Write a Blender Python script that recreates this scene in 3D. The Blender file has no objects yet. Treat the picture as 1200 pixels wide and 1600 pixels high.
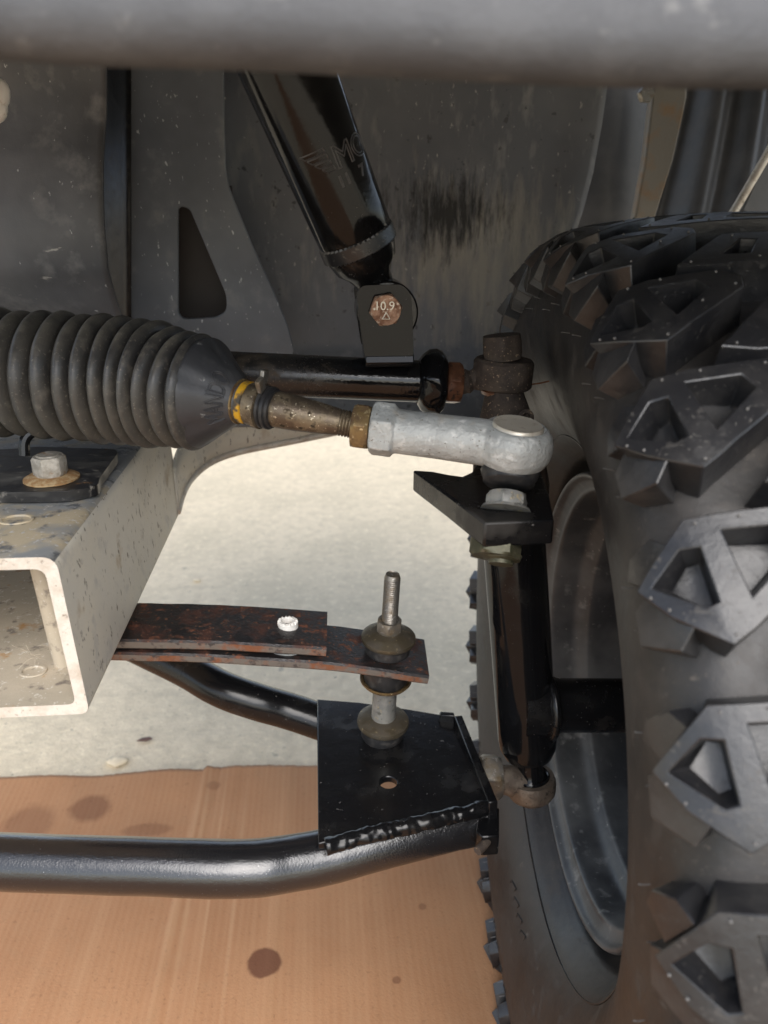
import bpy, bmesh, math, random
from mathutils import Vector as V, Matrix, noise

# ------------------------------------------------------------------ camera, sky, sun, exposure
S = bpy.context.scene
COL = S.collection
R = math.radians
PITCH, YAW, FOC, CAMZ = R(21.2), R(4.5), 1204.0, 0.57      # FOC in photo pixels (photo is 1200 x 1600)
CAM = V((0, 0, CAMZ))
cd = bpy.data.cameras.new('camera')
cam = bpy.data.objects.new('camera', cd); COL.objects.link(cam)
cam.location = CAM
cam.rotation_euler = (R(90) - PITCH, 0, -YAW)
cd.sensor_fit = 'VERTICAL'; cd.sensor_height = 9.12; cd.sensor_width = 9.12
cd.lens = 9.12 * FOC / 1600.0
cd.clip_start = 0.01; cd.clip_end = 200
cd.dof.use_dof = True; cd.dof.focus_distance = 0.43; cd.dof.aperture_fstop = 2.7
S.camera = cam

SUN_EL, SUN_AZ = R(46), R(176)          # soft light from in front of the cart
w = bpy.data.worlds.new('World'); S.world = w; w.use_nodes = True
nt = w.node_tree; nt.nodes.clear()
sky = nt.nodes.new('ShaderNodeTexSky'); sky.sky_type = 'NISHITA'; sky.sun_disc = False
sky.sun_elevation = SUN_EL; sky.sun_rotation = SUN_AZ; sky.air_density = 1.0; sky.dust_density = 1.6; sky.ozone_density = 1.0
bg = nt.nodes.new('ShaderNodeBackground'); bg.inputs[1].default_value = 0.12
wo = nt.nodes.new('ShaderNodeOutputWorld')
hs = nt.nodes.new('ShaderNodeHueSaturation'); hs.inputs['Saturation'].default_value = .62      # thin overcast
nt.links.new(sky.outputs[0], hs.inputs['Color']); nt.links.new(hs.outputs[0], bg.inputs[0]); nt.links.new(bg.outputs[0], wo.inputs[0])
sd = bpy.data.lights.new('sun', 'SUN'); sd.energy = 1.35; sd.angle = R(50); sd.color = (1, .97, .93)
sun = bpy.data.objects.new('sun', sd); COL.objects.link(sun)
sdir = V((math.sin(SUN_AZ) * math.cos(SUN_EL), math.cos(SUN_AZ) * math.cos(SUN_EL), math.sin(SUN_EL)))   # towards the sun
sun.rotation_euler = sdir.to_track_quat('Z', 'Y').to_euler()
S.view_settings.view_transform = 'Standard'; S.view_settings.look = 'None'
S.view_settings.exposure = 1.25; S.view_settings.gamma = 1; S.view_settings.use_curve_mapping = False

# ------------------------------------------------------------------ survey helpers: photo pixel + a known depth or height -> point
FW = V((math.sin(YAW) * math.cos(PITCH), math.cos(YAW) * math.cos(PITCH), -math.sin(PITCH)))
RT = V((math.cos(YAW), -math.sin(YAW), 0)); UP = RT.cross(FW)
def ray(u, v): return FW * FOC + RT * (u - 600) + UP * (800 - v)
def at(u, v, Y): d = ray(u, v); return CAM + d * (Y / d.y)
def atz(u, v, Z): d = ray(u, v); return CAM + d * ((Z - CAMZ) / d.z)
def psize(p): return (p - CAM).dot(FW) / FOC      # metres per photo pixel at p

# ------------------------------------------------------------------ materials
def mat(name, col, rough=.5, metal=0., layers=(), bump=(), spec=.5, coat=0., rvar=.08, dust=None):
    """layers: (scale, detail, lo, hi, colour, rough, stretch) thresholded noise mixed over; bump: (scale, distance); dust: (colour, amount) on up-facing faces"""
    m = bpy.data.materials.new(name); m.use_nodes = True
    n = m.node_tree.nodes; l = m.node_tree.links; b = n['Principled BSDF']
    tc = n.new('ShaderNodeTexCoord')
    def nz(sc, det, st=(1, 1, 1), rg=.6):
        det = min(det, 4 if sc < 300 else 2)
        mp = n.new('ShaderNodeMapping'); mp.inputs['Scale'].default_value = st
        l.new(tc.outputs['Object'], mp.inputs[0])
        t = n.new('ShaderNodeTexNoise'); t.inputs['Scale'].default_value = sc; t.inputs['Detail'].default_value = det
        t.inputs['Roughness'].default_value = rg; l.new(mp.outputs[0], t.inputs[0]); return t.outputs[0]
    c = n.new('ShaderNodeRGB'); c.outputs[0].default_value = (*col, 1); cs = c.outputs[0]
    rv = n.new('ShaderNodeMapRange'); rv.inputs[3].default_value = max(.03, rough - rvar); rv.inputs[4].default_value = min(1, rough + rvar)
    l.new(nz(160, 2), rv.inputs[0]); rs = rv.outputs[0]
    ms = None
    for ly in layers:
        sc, det, lo, hi, lc, lr = ly[:6]; st = ly[6] if len(ly) > 6 else (1, 1, 1)
        mr = n.new('ShaderNodeMapRange'); mr.inputs[1].default_value = lo; mr.inputs[2].default_value = hi
        l.new(nz(sc, det, st), mr.inputs[0])
        mx = n.new('ShaderNodeMixRGB'); mx.inputs[2].default_value = (*lc, 1)
        l.new(mr.outputs[0], mx.inputs[0]); l.new(cs, mx.inputs[1]); cs = mx.outputs[0]
        mf = n.new('ShaderNodeMix'); mf.data_type = 'FLOAT'; mf.inputs[3].default_value = lr
        l.new(mr.outputs[0], mf.inputs[0]); l.new(rs, mf.inputs[2]); rs = mf.outputs[0]
    if dust:
        g = n.new('ShaderNodeNewGeometry'); sp = n.new('ShaderNodeSeparateXYZ'); l.new(g.outputs['True Normal'], sp.inputs[0])
        a = n.new('ShaderNodeMapRange'); a.inputs[1].default_value = .2; a.inputs[2].default_value = 1; a.inputs[4].default_value = dust[1]
        l.new(sp.outputs[2], a.inputs[0])
        q = n.new('ShaderNodeMapRange'); q.inputs[1].default_value = .35; q.inputs[2].default_value = .65; l.new(nz(90, 6), q.inputs[0])
        k = n.new('ShaderNodeMath'); k.operation = 'MULTIPLY'; l.new(a.outputs[0], k.inputs[0]); l.new(q.outputs[0], k.inputs[1])
        mx = n.new('ShaderNodeMixRGB'); mx.inputs[2].default_value = (*dust[0], 1)
        l.new(k.outputs[0], mx.inputs[0]); l.new(cs, mx.inputs[1]); cs = mx.outputs[0]
    l.new(cs, b.inputs['Base Color']); l.new(rs, b.inputs['Roughness'])
    b.inputs['Metallic'].default_value = metal; b.inputs['Specular IOR Level'].default_value = spec
    b.inputs['Coat Weight'].default_value = coat; b.inputs['Coat Roughness'].default_value = .12
    prev = None
    for sc, dist in bump:
        bp = n.new('ShaderNodeBump'); bp.inputs['Strength'].default_value = 1; bp.inputs['Distance'].default_value = dist
        l.new(nz(sc, 2), bp.inputs['Height'])
        if prev: l.new(prev, bp.inputs['Normal'])
        prev = bp.outputs[0]
    if prev: l.new(prev, b.inputs['Normal'])
    m['cs'] = 0
    return m

DUST = (.30, .265, .215)
M = {}
M['gloss_black'] = mat('gloss_black_paint', (.0055, .0056, .0062), .11, layers=[(900, 2, .73, .77, (.13, .12, .11), .6), (40, 4, .55, .8, (.012, .0115, .011), .28)], bump=[(260, .00004)], spec=.3, rvar=.05)
M['satin_black'] = mat('satin_black_paint', (.0058, .0058, .0064), .22, layers=[(700, 2, .73, .77, (.12, .11, .10), .6), (50, 4, .52, .8, (.016, .015, .014), .4), (24, 4, .6, .72, (.026, .024, .022), .5), (210, 4, .68, .72, (.09, .085, .08), .6)], bump=[(420, .00006)], spec=.38, rvar=.08)
M['arm_black'] = mat('pebbled_black_powder_coat', (.008, .008, .009), .2, layers=[(1400, 2, .72, .76, (.2, .2, .2), .4)], bump=[(900, .00016), (120, .00015)], spec=.8, rvar=.06, coat=.35)
M['worn_black'] = mat('dirty_black_tube_paint', (.02, .019, .018), .35, layers=[(70, 6, .5, .64, (.075, .058, .04), .8), (45, 4, .66, .72, (.25, .12, .035), .85), (900, 3, .62, .7, (.16, .13, .1), .9)], bump=[(500, 0.000135)])
M['rubber_boot'] = mat('dusty_boot_rubber', (.026, .026, .027), .32, layers=[(22, 5, .42, .66, (.07, .064, .054), .5, (.5, 1, 1)), (120, 5, .56, .74, (.1, .09, .075), .6), (700, 4, .62, .74, (.16, .145, .12), .8)], bump=[(700, .0001), (60, .0004)], spec=.55, dust=((.19, .172, .14), .75))
M['cone_rubber'] = mat('smooth_boot_rubber', (.035, .036, .04), .42, layers=[(55, 4, .5, .7, (.07, .07, .072), .6), (150, 4, .68, .74, (.3, .3, .29), .8)], bump=[(300, 0.000135)], spec=.5)
M['rubber'] = mat('black_bushing_rubber', (.02, .02, .021), .45, layers=[(220, 4, .5, .75, (.06, .055, .05), .7)], bump=[(500, 0.000090)])
M['tyre'] = mat('tyre_rubber', (.013, .0125, .0125), .42, layers=[(16, 6, .42, .68, (.036, .031, .027), .55), (60, 6, .55, .72, (.05, .043, .037), .65), (900, 4, .66, .74, (.1, .085, .07), .8), (130, 5, .66, .72, (.075, .065, .055), .7, (1, 1, .2))], bump=[(1500, .0001), (120, .0003)], spec=.55)
M['lug'] = mat('tread_lug_rubber', (.015, .015, .0165), .31, layers=[(45, 6, .45, .7, (.034, .032, .031), .42), (700, 5, .64, .74, (.07, .064, .056), .7), (160, 6, .62, .72, (.05, .045, .04), .6)], bump=[(1700, .00008), (240, .00018)], spec=.65)
M['alu'] = mat('dusty_aluminium', (.62, .59, .52), .5, .15, layers=[(14, 6, .42, .62, (.72, .67, .56), .65), (500, 5, .63, .70, (.3, .27, .22), .8, (1, .5, .3)), (60, 7, .56, .72, (.52, .5, .46), .6), (30, 6, .62, .74, (.56, .46, .32), .8)], bump=[(600, .0001)])
M['alu_top'] = mat('oxidised_aluminium', (.36, .37, .37), .48, .45, layers=[(38, 6, .46, .62, (.52, .44, .31), .8), (90, 6, .56, .66, (.16, .165, .17), .6), (300, 5, .62, .72, (.62, .61, .58), .5)], bump=[(500, 0.000135)])
M['alu_cut'] = mat('sawn_aluminium_end', (.66, .62, .55), .45, .2, layers=[(110, 6, .42, .7, (.5, .43, .35), .6), (260, 5, .62, .7, (.3, .25, .2), .7)], bump=[(500, .0003)])
M['alu_inside'] = mat('stained_channel_inside', (.4, .35, .27), .6, .1, layers=[(22, 6, .42, .66, (.5, .43, .33), .8), (110, 6, .58, .7, (.2, .17, .14), .8), (50, 6, .62, .72, (.42, .25, .11), .9), (300, 4, .62, .7, (.6, .56, .48), .8)], bump=[(400, .0002)])
M['galv'] = mat('cast_zinc_plating', (.35, .36, .35), .52, .25, layers=[(45, 6, .42, .68, (.47, .48, .465), .62), (200, 6, .56, .7, (.58, .58, .56), .65), (30, 6, .56, .7, (.36, .31, .235), .8), (420, 5, .66, .72, (.2, .185, .16), .8)], bump=[(900, .0002), (260, .0008)])
M['dull_zinc'] = mat('dull_zinc_sleeve', (.22, .22, .21), .5, .5, layers=[(120, 6, .45, .66, (.32, .31, .28), .6), (260, 6, .6, .7, (.4, .33, .2), .6), (300, 5, .58, .7, (.12, .115, .1), .6)], bump=[(600, .0002)])
M['cap'] = mat('bright_socket_cap', (.6, .55, .46), .35, .35, layers=[(200, 4, .55, .75, (.4, .33, .25), .6)], bump=[(500, 0.000045)])
M['steel'] = mat('weathered_steel', (.25, .235, .21), .4, .8, layers=[(120, 6, .45, .66, (.22, .17, .11), .75), (420, 5, .62, .72, (.5, .48, .44), .4)], bump=[(700, 0.000090)])
M['rod'] = mat('brown_tie_rod_steel', (.12, .092, .066), .42, .65, layers=[(150, 6, .45, .62, (.22, .175, .115), .5), (300, 6, .58, .7, (.06, .045, .03), .8), (700, 4, .64, .72, (.55, .48, .36), .35)], bump=[(700, 0.000135)])
M['brass'] = mat('yellow_zinc_nut', (.24, .165, .075), .45, .6, layers=[(170, 5, .45, .62, (.13, .08, .045), .7), (350, 4, .6, .72, (.6, .5, .3), .45)], bump=[(500, 0.000135)])
M['green_zinc'] = mat('olive_zinc_nut', (.06, .058, .034), .45, .4, layers=[(150, 5, .48, .66, (.12, .112, .07), .5), (260, 5, .6, .7, (.12, .1, .07), .7)], bump=[(500, .0001)])
M['cupw'] = mat('dirty_yellow_zinc_washer', (.1, .082, .054), .42, .6, layers=[(120, 6, .42, .66, (.085, .072, .055), .75), (320, 5, .62, .74, (.28, .22, .13), .5)], bump=[(500, 0.000090)])
M['rust_nut'] = mat('rust_brown_nut', (.12, .05, .026), .42, .35, layers=[(160, 5, .45, .7, (.2, .09, .045), .6), (300, 4, .6, .7, (.03, .018, .012), .5)], bump=[(500, 0.000135)], coat=.4)
M['rust_bolt'] = mat('rusted_bolt_head', (.34, .2, .13), .6, .35, layers=[(260, 6, .42, .62, (.2, .1, .06), .85), (420, 5, .56, .7, (.55, .44, .34), .5)], bump=[(700, 0.000225)])
M['orange_rust'] = mat('orange_rust_flange', (.3, .17, .07), .8, layers=[(300, 5, .45, .62, (.42, .3, .16), .85), (150, 5, .55, .68, (.2, .09, .03), .9)], bump=[(500, .0003)])
M['dirty_iron'] = mat('dirt_caked_iron', (.06, .045, .036), .75, .2, layers=[(120, 6, .45, .65, (.11, .085, .065), .9), (600, 5, .62, .72, (.34, .25, .16), .7)], bump=[(500, 0.000360)])
M['leaf'] = mat('rusted_spring_steel', (.022, .019, .019), .42, .2, layers=[(60, 7, .50, .66, (.075, .03, .02), .8), (160, 7, .56, .68, (.17, .065, .036), .9), (420, 6, .62, .72, (.22, .1, .055), .9), (25, 4, .52, .62, (.016, .014, .015), .35)], bump=[(500, 0.000225)], rvar=.1)
M['leaf_edge'] = mat('worn_spring_edge', (.16, .145, .13), .45, .5, layers=[(70, 6, .5, .64, (.22, .09, .045), .85), (200, 5, .56, .66, (.06, .05, .048), .6)], bump=[(500, 0.000180)])
M['white_nylon'] = mat('white_nylon', (.8, .77, .72), .4, layers=[(250, 4, .6, .75, (.55, .45, .35), .6)])
M['yellow'] = mat('yellow_ring_paint', (.6, .33, .02), .45, layers=[(120, 5, .52, .62, (.2, .12, .04), .7), (60, 5, .58, .64, (.05, .045, .035), .7)])
M['plastic'] = mat('dusty_black_plastic', (0.094, 0.093, 0.098), .45, layers=[(9, 6, .42, .64, (0.160, 0.155, 0.159), .6), (55, 7, .52, .72, (0.213, 0.205, 0.204), .7), (240, 5, .68, .72, (0.547, 0.544, 0.536), .8, (1, 1, .6)), (130, 5, .69, .72, (0.456, 0.432, 0.397), .8, (.25, 1, 1))], bump=[(90, .0003), (900, .0001)], spec=.4)
M['plastic_blue'] = mat('scuffed_bracket_plate', (0.138, 0.152, 0.175), .5, layers=[(10, 6, .4, .65, (0.216, 0.235, 0.259), .65), (150, 2, .69, .71, (0.692, 0.730, 0.752), .8, (1, 1, .45)), (330, 3, .67, .70, (0.554, 0.583, 0.595), .8, (1, 1, .5)), (40, 7, .58, .74, (0.277, 0.292, 0.298), .7)], bump=[(200, .0002)], spec=.4)
M['fender'] = mat('dark_fender_plastic', (.06, .062, .067), .36, layers=[(18, 5, .45, .7, (.1, .1, .104), .5)], bump=[(120, 0.000180)])
M['cowl'] = mat('grey_grained_cowl_plastic', (.058, .059, .063), .6, layers=[(45, 6, .45, .7, (.085, .086, .09), .65), (120, 5, .6, .74, (.14, .138, .136), .7)], bump=[(500, .0002)])
M['strut'] = mat('dusty_strut_metal', (.22, .2, .17), .5, .3, layers=[(50, 5, .5, .68, (.3, .2, .12), .8)], bump=[(400, 0.000135)])
M['rim'] = mat('dusty_black_rim', (.05, .052, .055), .42, .1, layers=[(16, 6, .42, .66, (.12, .122, .122), .6), (75, 6, .6, .72, (.2, .2, .195), .7), (300, 5, .7, .76, (.3, .29, .28), .8)], bump=[(200, .0002)], spec=.5)

M['emboss'] = mat('edge_lit_black_paint', (.06, .06, .065), .3, spec=.6)  # paler than the body: light caught on raised outlines is put into the colour
M['scuffed_plate'] = mat('scuffed_dusty_black_plate', (.012, .012, .013), .35, layers=[(40, 6, .45, .62, (.1, .095, .085), .7, (.4, 1, 1)), (160, 6, .58, .7, (.2, .185, .16), .8), (60, 5, .66, .74, (.25, .13, .05), .85)], bump=[(300, .0001)])
M['dusty_bolt'] = mat('dusty_zinc_bolt', (.34, .31, .26), .6, .4, layers=[(200, 6, .45, .62, (.52, .48, .42), .7), (120, 6, .58, .68, (.3, .17, .07), .85)], bump=[(500, .0002)])
M['brown_iron'] = mat('brown_stained_iron', (.12, .095, .075), .5, .4, layers=[(120, 6, .45, .65, (.2, .165, .13), .6), (300, 5, .6, .7, (.05, .04, .032), .7)], bump=[(400, .0003)])
M['knurl'] = mat('knurled_black_steel', (.014, .014, .016), .3, layers=[(300, 3, .62, .72, (.1, .09, .08), .7)], spec=.6)
M['painted_shade'] = mat('dark_brown_shade_sheet', (.045, .04, .037), .6, layers=[(12, 5, .42, .66, (.06, .053, .048), .7)])  # dark brown that stands in for shade behind the cut-out
M['nub'] = mat('glint_rubber_nub', (.13, .125, .12), .5)  # pale grey paints the glint of the vent nubs
def liner_mat():
    m = mat('stained_liner_plastic', (0.142, 0.152, 0.171), .42, layers=[(7, 6, .44, .62, (0.204, 0.215, 0.232), .6), (70, 7, .55, .7, (0.272, 0.280, 0.281), .75, (1, 1, .35)), (130, 5, .64, .7, (0.086, 0.091, 0.098), .5), (260, 4, .67, .71, (0.445, 0.442, 0.421), .8, (1, 1, .55))], bump=[(60, .0008)], spec=.4)
    return m
M['liner'] = liner_mat()

def spot_factor(n, l, tc, spots, wob=.012, sc=60):
    """soft-edged stains with wobbly outlines; spots = (x, y, rx, ry, strength) in object space"""
    nz = n.new('ShaderNodeTexNoise'); nz.inputs['Scale'].default_value = sc; nz.inputs['Detail'].default_value = 4
    l.new(tc.outputs['Object'], nz.inputs[0])
    tot = None
    for (x, y, rx, ry, st) in spots:
        mp = n.new('ShaderNodeMapping'); mp.vector_type = 'TEXTURE'
        mp.inputs['Location'].default_value = (x, y, 0); mp.inputs['Scale'].default_value = (rx, ry, 1e3)
        l.new(tc.outputs['Object'], mp.inputs[0])
        ln = n.new('ShaderNodeVectorMath'); ln.operation = 'LENGTH'; l.new(mp.outputs[0], ln.inputs[0])
        ad = n.new('ShaderNodeMath'); ad.operation = 'MULTIPLY_ADD'; ad.inputs[1].default_value = .55; l.new(nz.outputs[0], ad.inputs[0]); l.new(ln.outputs['Value'], ad.inputs[2])
        mr = n.new('ShaderNodeMapRange'); mr.inputs[1].default_value = 1.38; mr.inputs[2].default_value = 1.2 if st > .7 else 1.02; mr.inputs[4].default_value = st
        l.new(ad.outputs[0], mr.inputs[0])
        if tot is None: tot = mr.outputs[0]
        else:
            mx = n.new('ShaderNodeMath'); mx.operation = 'MAXIMUM'; l.new(tot, mx.inputs[0]); l.new(mr.outputs[0], mx.inputs[1]); tot = mx.outputs[0]
    return tot

def cardboard_mat():
    m = mat('brown_cardboard', (.34, .172, .085), .75, layers=[(9, 5, .4, .65, (.39, .203, .102), .8), (300, 4, .62, .72, (.28, .145, .075), .85), (60, 6, .52, .78, (.35, .19, .098), .8), (30, 4, .5, .7, (.4, .22, .115), .8, (1, .04, 1)), (700, 3, .62, .7, (.3, .16, .08), .8)], bump=[(500, .0004)], spec=.2)
    n = m.node_tree.nodes; l = m.node_tree.links; b = n['Principled BSDF']; tc = next(x for x in n if x.type == 'TEX_COORD')
    cs = b.inputs['Base Color'].links[0].from_socket
    wv = n.new('ShaderNodeTexWave'); wv.inputs['Scale'].default_value = 52; wv.inputs['Distortion'].default_value = 2.2; wv.inputs['Detail'].default_value = 3; wv.inputs['Detail Scale'].default_value = 1.5
    mp = n.new('ShaderNodeMapping'); mp.inputs['Rotation'].default_value = (0, 0, R(-4)); mp.inputs['Scale'].default_value = (1, .06, 1)
    l.new(tc.outputs['Object'], mp.inputs[0]); l.new(mp.outputs[0], wv.inputs[0])
    nz = n.new('ShaderNodeTexNoise'); nz.inputs['Scale'].default_value = 16; l.new(tc.outputs['Object'], nz.inputs[0])
    k = n.new('ShaderNodeMath'); k.operation = 'MULTIPLY'; l.new(wv.outputs[0], k.inputs[0]); l.new(nz.outputs[0], k.inputs[1])
    k2 = n.new('ShaderNodeMath'); k2.operation = 'MULTIPLY'; k2.inputs[1].default_value = .2; l.new(k.outputs[0], k2.inputs[0])
    mx = n.new('ShaderNodeMixRGB'); mx.inputs[2].default_value = (.52, .32, .18, 1); l.new(k2.outputs[0], mx.inputs[0]); l.new(cs, mx.inputs[1])
    spots = []
    for (u, v, ru, rv, s) in ((415, 1508, 27, 22, .8), (140, 1266, 34, 20, .5), (45, 1290, 42, 28, .35), (335, 1232, 12, 7, .3), (230, 1300, 40, 10, .35), (620, 1535, 7, 6, .5), (660, 1420, 7, 6, .4)):
        p = atz(u, v, .005); q = atz(u + ru, v, .005); t = atz(u, v - rv, .005)
        spots.append((p.x, p.y, (q - p).length, (t - p).length, s))
    sf = spot_factor(n, l, tc, spots)
    cr_ = []  # pale streaks paint light along the creases, where the ridges hardly show
    for (u0, v0, u1, v1, wpx) in ((330, 1215, 262, 1600, 5), (352, 1240, 300, 1600, 3), (318, 1225, 235, 1600, 8), (385, 1240, 345, 1600, 4)):
        a, b_ = atz(u0, v0, .005), atz(u1, v1, .005); c = (a + b_) / 2; cr_.append((c.x, c.y, math.atan2(-(b_ - a).x, (b_ - a).y), wpx * psize(c), (b_ - a).length * .6))
    tot = None
    for (cx, cy, an, wx, ly) in cr_:
        mp_ = n.new('ShaderNodeMapping'); mp_.vector_type = 'TEXTURE'; mp_.inputs['Location'].default_value = (cx, cy, 0); mp_.inputs['Rotation'].default_value = (0, 0, an); mp_.inputs['Scale'].default_value = (wx, ly, 1e3)
        l.new(tc.outputs['Object'], mp_.inputs[0]); ln_ = n.new('ShaderNodeVectorMath'); ln_.operation = 'LENGTH'; l.new(mp_.outputs[0], ln_.inputs[0])
        mr_ = n.new('ShaderNodeMapRange'); mr_.inputs[1].default_value = 1.2; mr_.inputs[2].default_value = .3; mr_.inputs[4].default_value = .26; l.new(ln_.outputs['Value'], mr_.inputs[0])
        if tot is None: tot = mr_.outputs[0]
        else:
            q_ = n.new('ShaderNodeMath'); q_.operation = 'MAXIMUM'; l.new(tot, q_.inputs[0]); l.new(mr_.outputs[0], q_.inputs[1]); tot = q_.outputs[0]
    mc = n.new('ShaderNodeMixRGB'); mc.inputs[2].default_value = (.58, .38, .22, 1); l.new(tot, mc.inputs[0]); l.new(mx.outputs[0], mc.inputs[1]); mx = mc
    m2 = n.new('ShaderNodeMixRGB'); m2.inputs[2].default_value = (.1, .035, .02, 1); l.new(sf, m2.inputs[0]); l.new(mx.outputs[0], m2.inputs[1])
    l.new(m2.outputs[0], b.inputs['Base Color'])
    return m
M['cardboard'] = cardboard_mat()
M['concrete'] = mat('pale_concrete', (.69, .585, .42), .8, layers=[(6, 5, .42, .62, (.6, .515, .37), .85), (90, 5, .52, .7, (.78, .67, .48), .85), (34, 4, .67, .71, (.42, .37, .28), .9), (150, 4, .64, .69, (.33, .29, .22), .9), (50, 6, .45, .75, (.55, .47, .34), .9)], bump=[(160, .0015), (30, .002)], spec=.25)

# ------------------------------------------------------------------ object helpers
def thing(name, label, cat, loc, group=None):
    o = bpy.data.objects.new(name, None); o.empty_display_size = .02; COL.objects.link(o)
    o.location = loc; o['label'] = label; o['category'] = cat
    if group: o['group'] = group
    return o
def finish(me, ang=35):
    me.shade_smooth(); me.set_sharp_from_angle(angle=R(ang))
def obj(name, bm, m, parent=None, ang=35, bevel=0., seg=2, world=True):
    bmesh.ops.recalc_face_normals(bm, faces=bm.faces)
    me = bpy.data.meshes.new(name); bm.to_mesh(me); bm.free()
    for x in (m if isinstance(m, (list, tuple)) else [m]): me.materials.append(M[x] if isinstance(x, str) else x)
    finish(me, ang)
    o = bpy.data.objects.new(name, me); COL.objects.link(o)
    if parent:
        o.parent = parent
        if parent.type == 'EMPTY' and world: o.matrix_parent_inverse = Matrix.Translation(-parent.location)
    if bevel:
        b = o.modifiers.new('bevel', 'BEVEL'); b.width = bevel; b.segments = seg; b.limit_method = 'ANGLE'; b.angle_limit = R(32)
    return o
def tag(o, label, cat, group=None):
    o['label'] = label; o['category'] = cat
    if group: o['group'] = group
    return o
def frame(o, z, x=None):
    z = z.normalized(); x = V(x) if x is not None else (V((1, 0, 0)) if abs(z.x) < .8 else V((0, 1, 0)))
    x = (x - z * x.dot(z)).normalized(); y = z.cross(x)
    return Matrix(((x.x, y.x, z.x, o.x), (x.y, y.y, z.y, o.y), (x.z, y.z, z.z, o.z), (0, 0, 0, 1)))
def lathe(bm, prof, Mx, n=40, cap=True, fn=None):
    rings = []
    for i, (a, r) in enumerate(prof):
        ring = []
        for k in range(n):
            t = 2 * math.pi * k / n; rr = r if fn is None else fn(i, k, a, r, t)
            ring.append(bm.verts.new(Mx @ V((rr * math.cos(t), rr * math.sin(t), a))))
        rings.append(ring)
    for A, Bq in zip(rings, rings[1:]):
        for k in range(n): bm.faces.new((A[k], A[(k + 1) % n], Bq[(k + 1) % n], Bq[k]))
    if cap: bm.faces.new(rings[0][::-1]); bm.faces.new(rings[-1])
    return rings
def spline(pts, n):
    P = [pts[0] * 2 - pts[1]] + list(pts) + [pts[-1] * 2 - pts[-2]]; out = []
    for i in range(1, len(P) - 2):
        a, b, c, d = P[i - 1:i + 3]
        for k in range(n):
            t = k / n
            out.append(.5 * ((2 * b) + (c - a) * t + (2 * a - 5 * b + 4 * c - d) * t * t + (3 * b - a - 3 * c + d) * t ** 3))
    out.append(pts[-1]); return out
def tube(bm, path, rad, n=28, cap=True, fn=None):
    if not isinstance(rad, (list, tuple)): rad = [rad] * len(path)
    T = [(path[min(i + 1, len(path) - 1)] - path[max(i - 1, 0)]).normalized() for i in range(len(path))]
    x = T[0].orthogonal().normalized(); rings = []
    for i, p in enumerate(path):
        x = (x - T[i] * x.dot(T[i])).normalized(); y = T[i].cross(x); ring = []
        for k in range(n):
            t = 2 * math.pi * k / n; r = rad[i] if fn is None else fn(i, k, rad[i], p + x * math.cos(t) * rad[i] + y * math.sin(t) * rad[i])
            ring.append(bm.verts.new(p + x * (r * math.cos(t)) + y * (r * math.sin(t))))
        rings.append(ring)
    for A, Bq in zip(rings, rings[1:]):
        for k in range(n): bm.faces.new((A[k], A[(k + 1) % n], Bq[(k + 1) % n], Bq[k]))
    if cap: bm.faces.new(rings[0][::-1]); bm.faces.new(rings[-1])
    return rings
def fill(bm, loops):
    es = []
    for lp in loops:
        for a, b in zip(lp, lp[1:] + lp[:1]): es.append(bm.edges.get((a, b)) or bm.edges.new((a, b)))
    return [f for f in bmesh.ops.triangle_fill(bm, edges=es, use_beauty=True)['geom'] if isinstance(f, bmesh.types.BMFace)]
def plate(bm, poly, Mx, h, holes=(), z0=0.):
    """flat plate with through holes: poly in local xy, thickness along local z"""
    lo, hi = [], []
    for lp in [poly] + list(holes):
        lo.append([bm.verts.new(Mx @ V((p[0], p[1], z0))) for p in lp]); hi.append([bm.verts.new(Mx @ V((p[0], p[1], z0 + h))) for p in lp])
    fill(bm, lo); fill(bm, hi)
    for A, Bq in zip(lo, hi):
        for k in range(len(A)): bm.faces.new((A[k], A[(k + 1) % len(A)], Bq[(k + 1) % len(A)], Bq[k]))
def wplate(bm, pts, h, holes=()):
    """plate from world points lying in one plane, extruded by vector h"""
    lo, hi = [], []
    for lp in [pts] + list(holes):
        lo.append([bm.verts.new(p) for p in lp]); hi.append([bm.verts.new(p + h) for p in lp])
    fill(bm, lo); fill(bm, hi)
    for A, Bq in zip(lo, hi):
        for k in range(len(A)): bm.faces.new((A[k], A[(k + 1) % len(A)], Bq[(k + 1) % len(A)], Bq[k]))
def rnd(poly, r, n=4):
    """round the corners of a 2D/3D polygon"""
    P = [V(p) for p in poly]; out = []
    for i, p in enumerate(P):
        a = P[i - 1] - p; b = P[(i + 1) % len(P)] - p
        rr = r[i] if isinstance(r, (list, tuple)) else r
        q = min(rr, a.length * .45, b.length * .45)
        if q < 1e-6: out.append(p); continue
        s = p + a.normalized() * q; e = p + b.normalized() * q
        for k in range(n + 1):
            t = k / n; out.append(s * (1 - t) ** 2 + p * 2 * t * (1 - t) + e * t * t)
    return out
def ngon(r, n, ph=0.): return [(r * math.cos(ph + 2 * math.pi * k / n), r * math.sin(ph + 2 * math.pi * k / n)) for k in range(n)]
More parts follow.
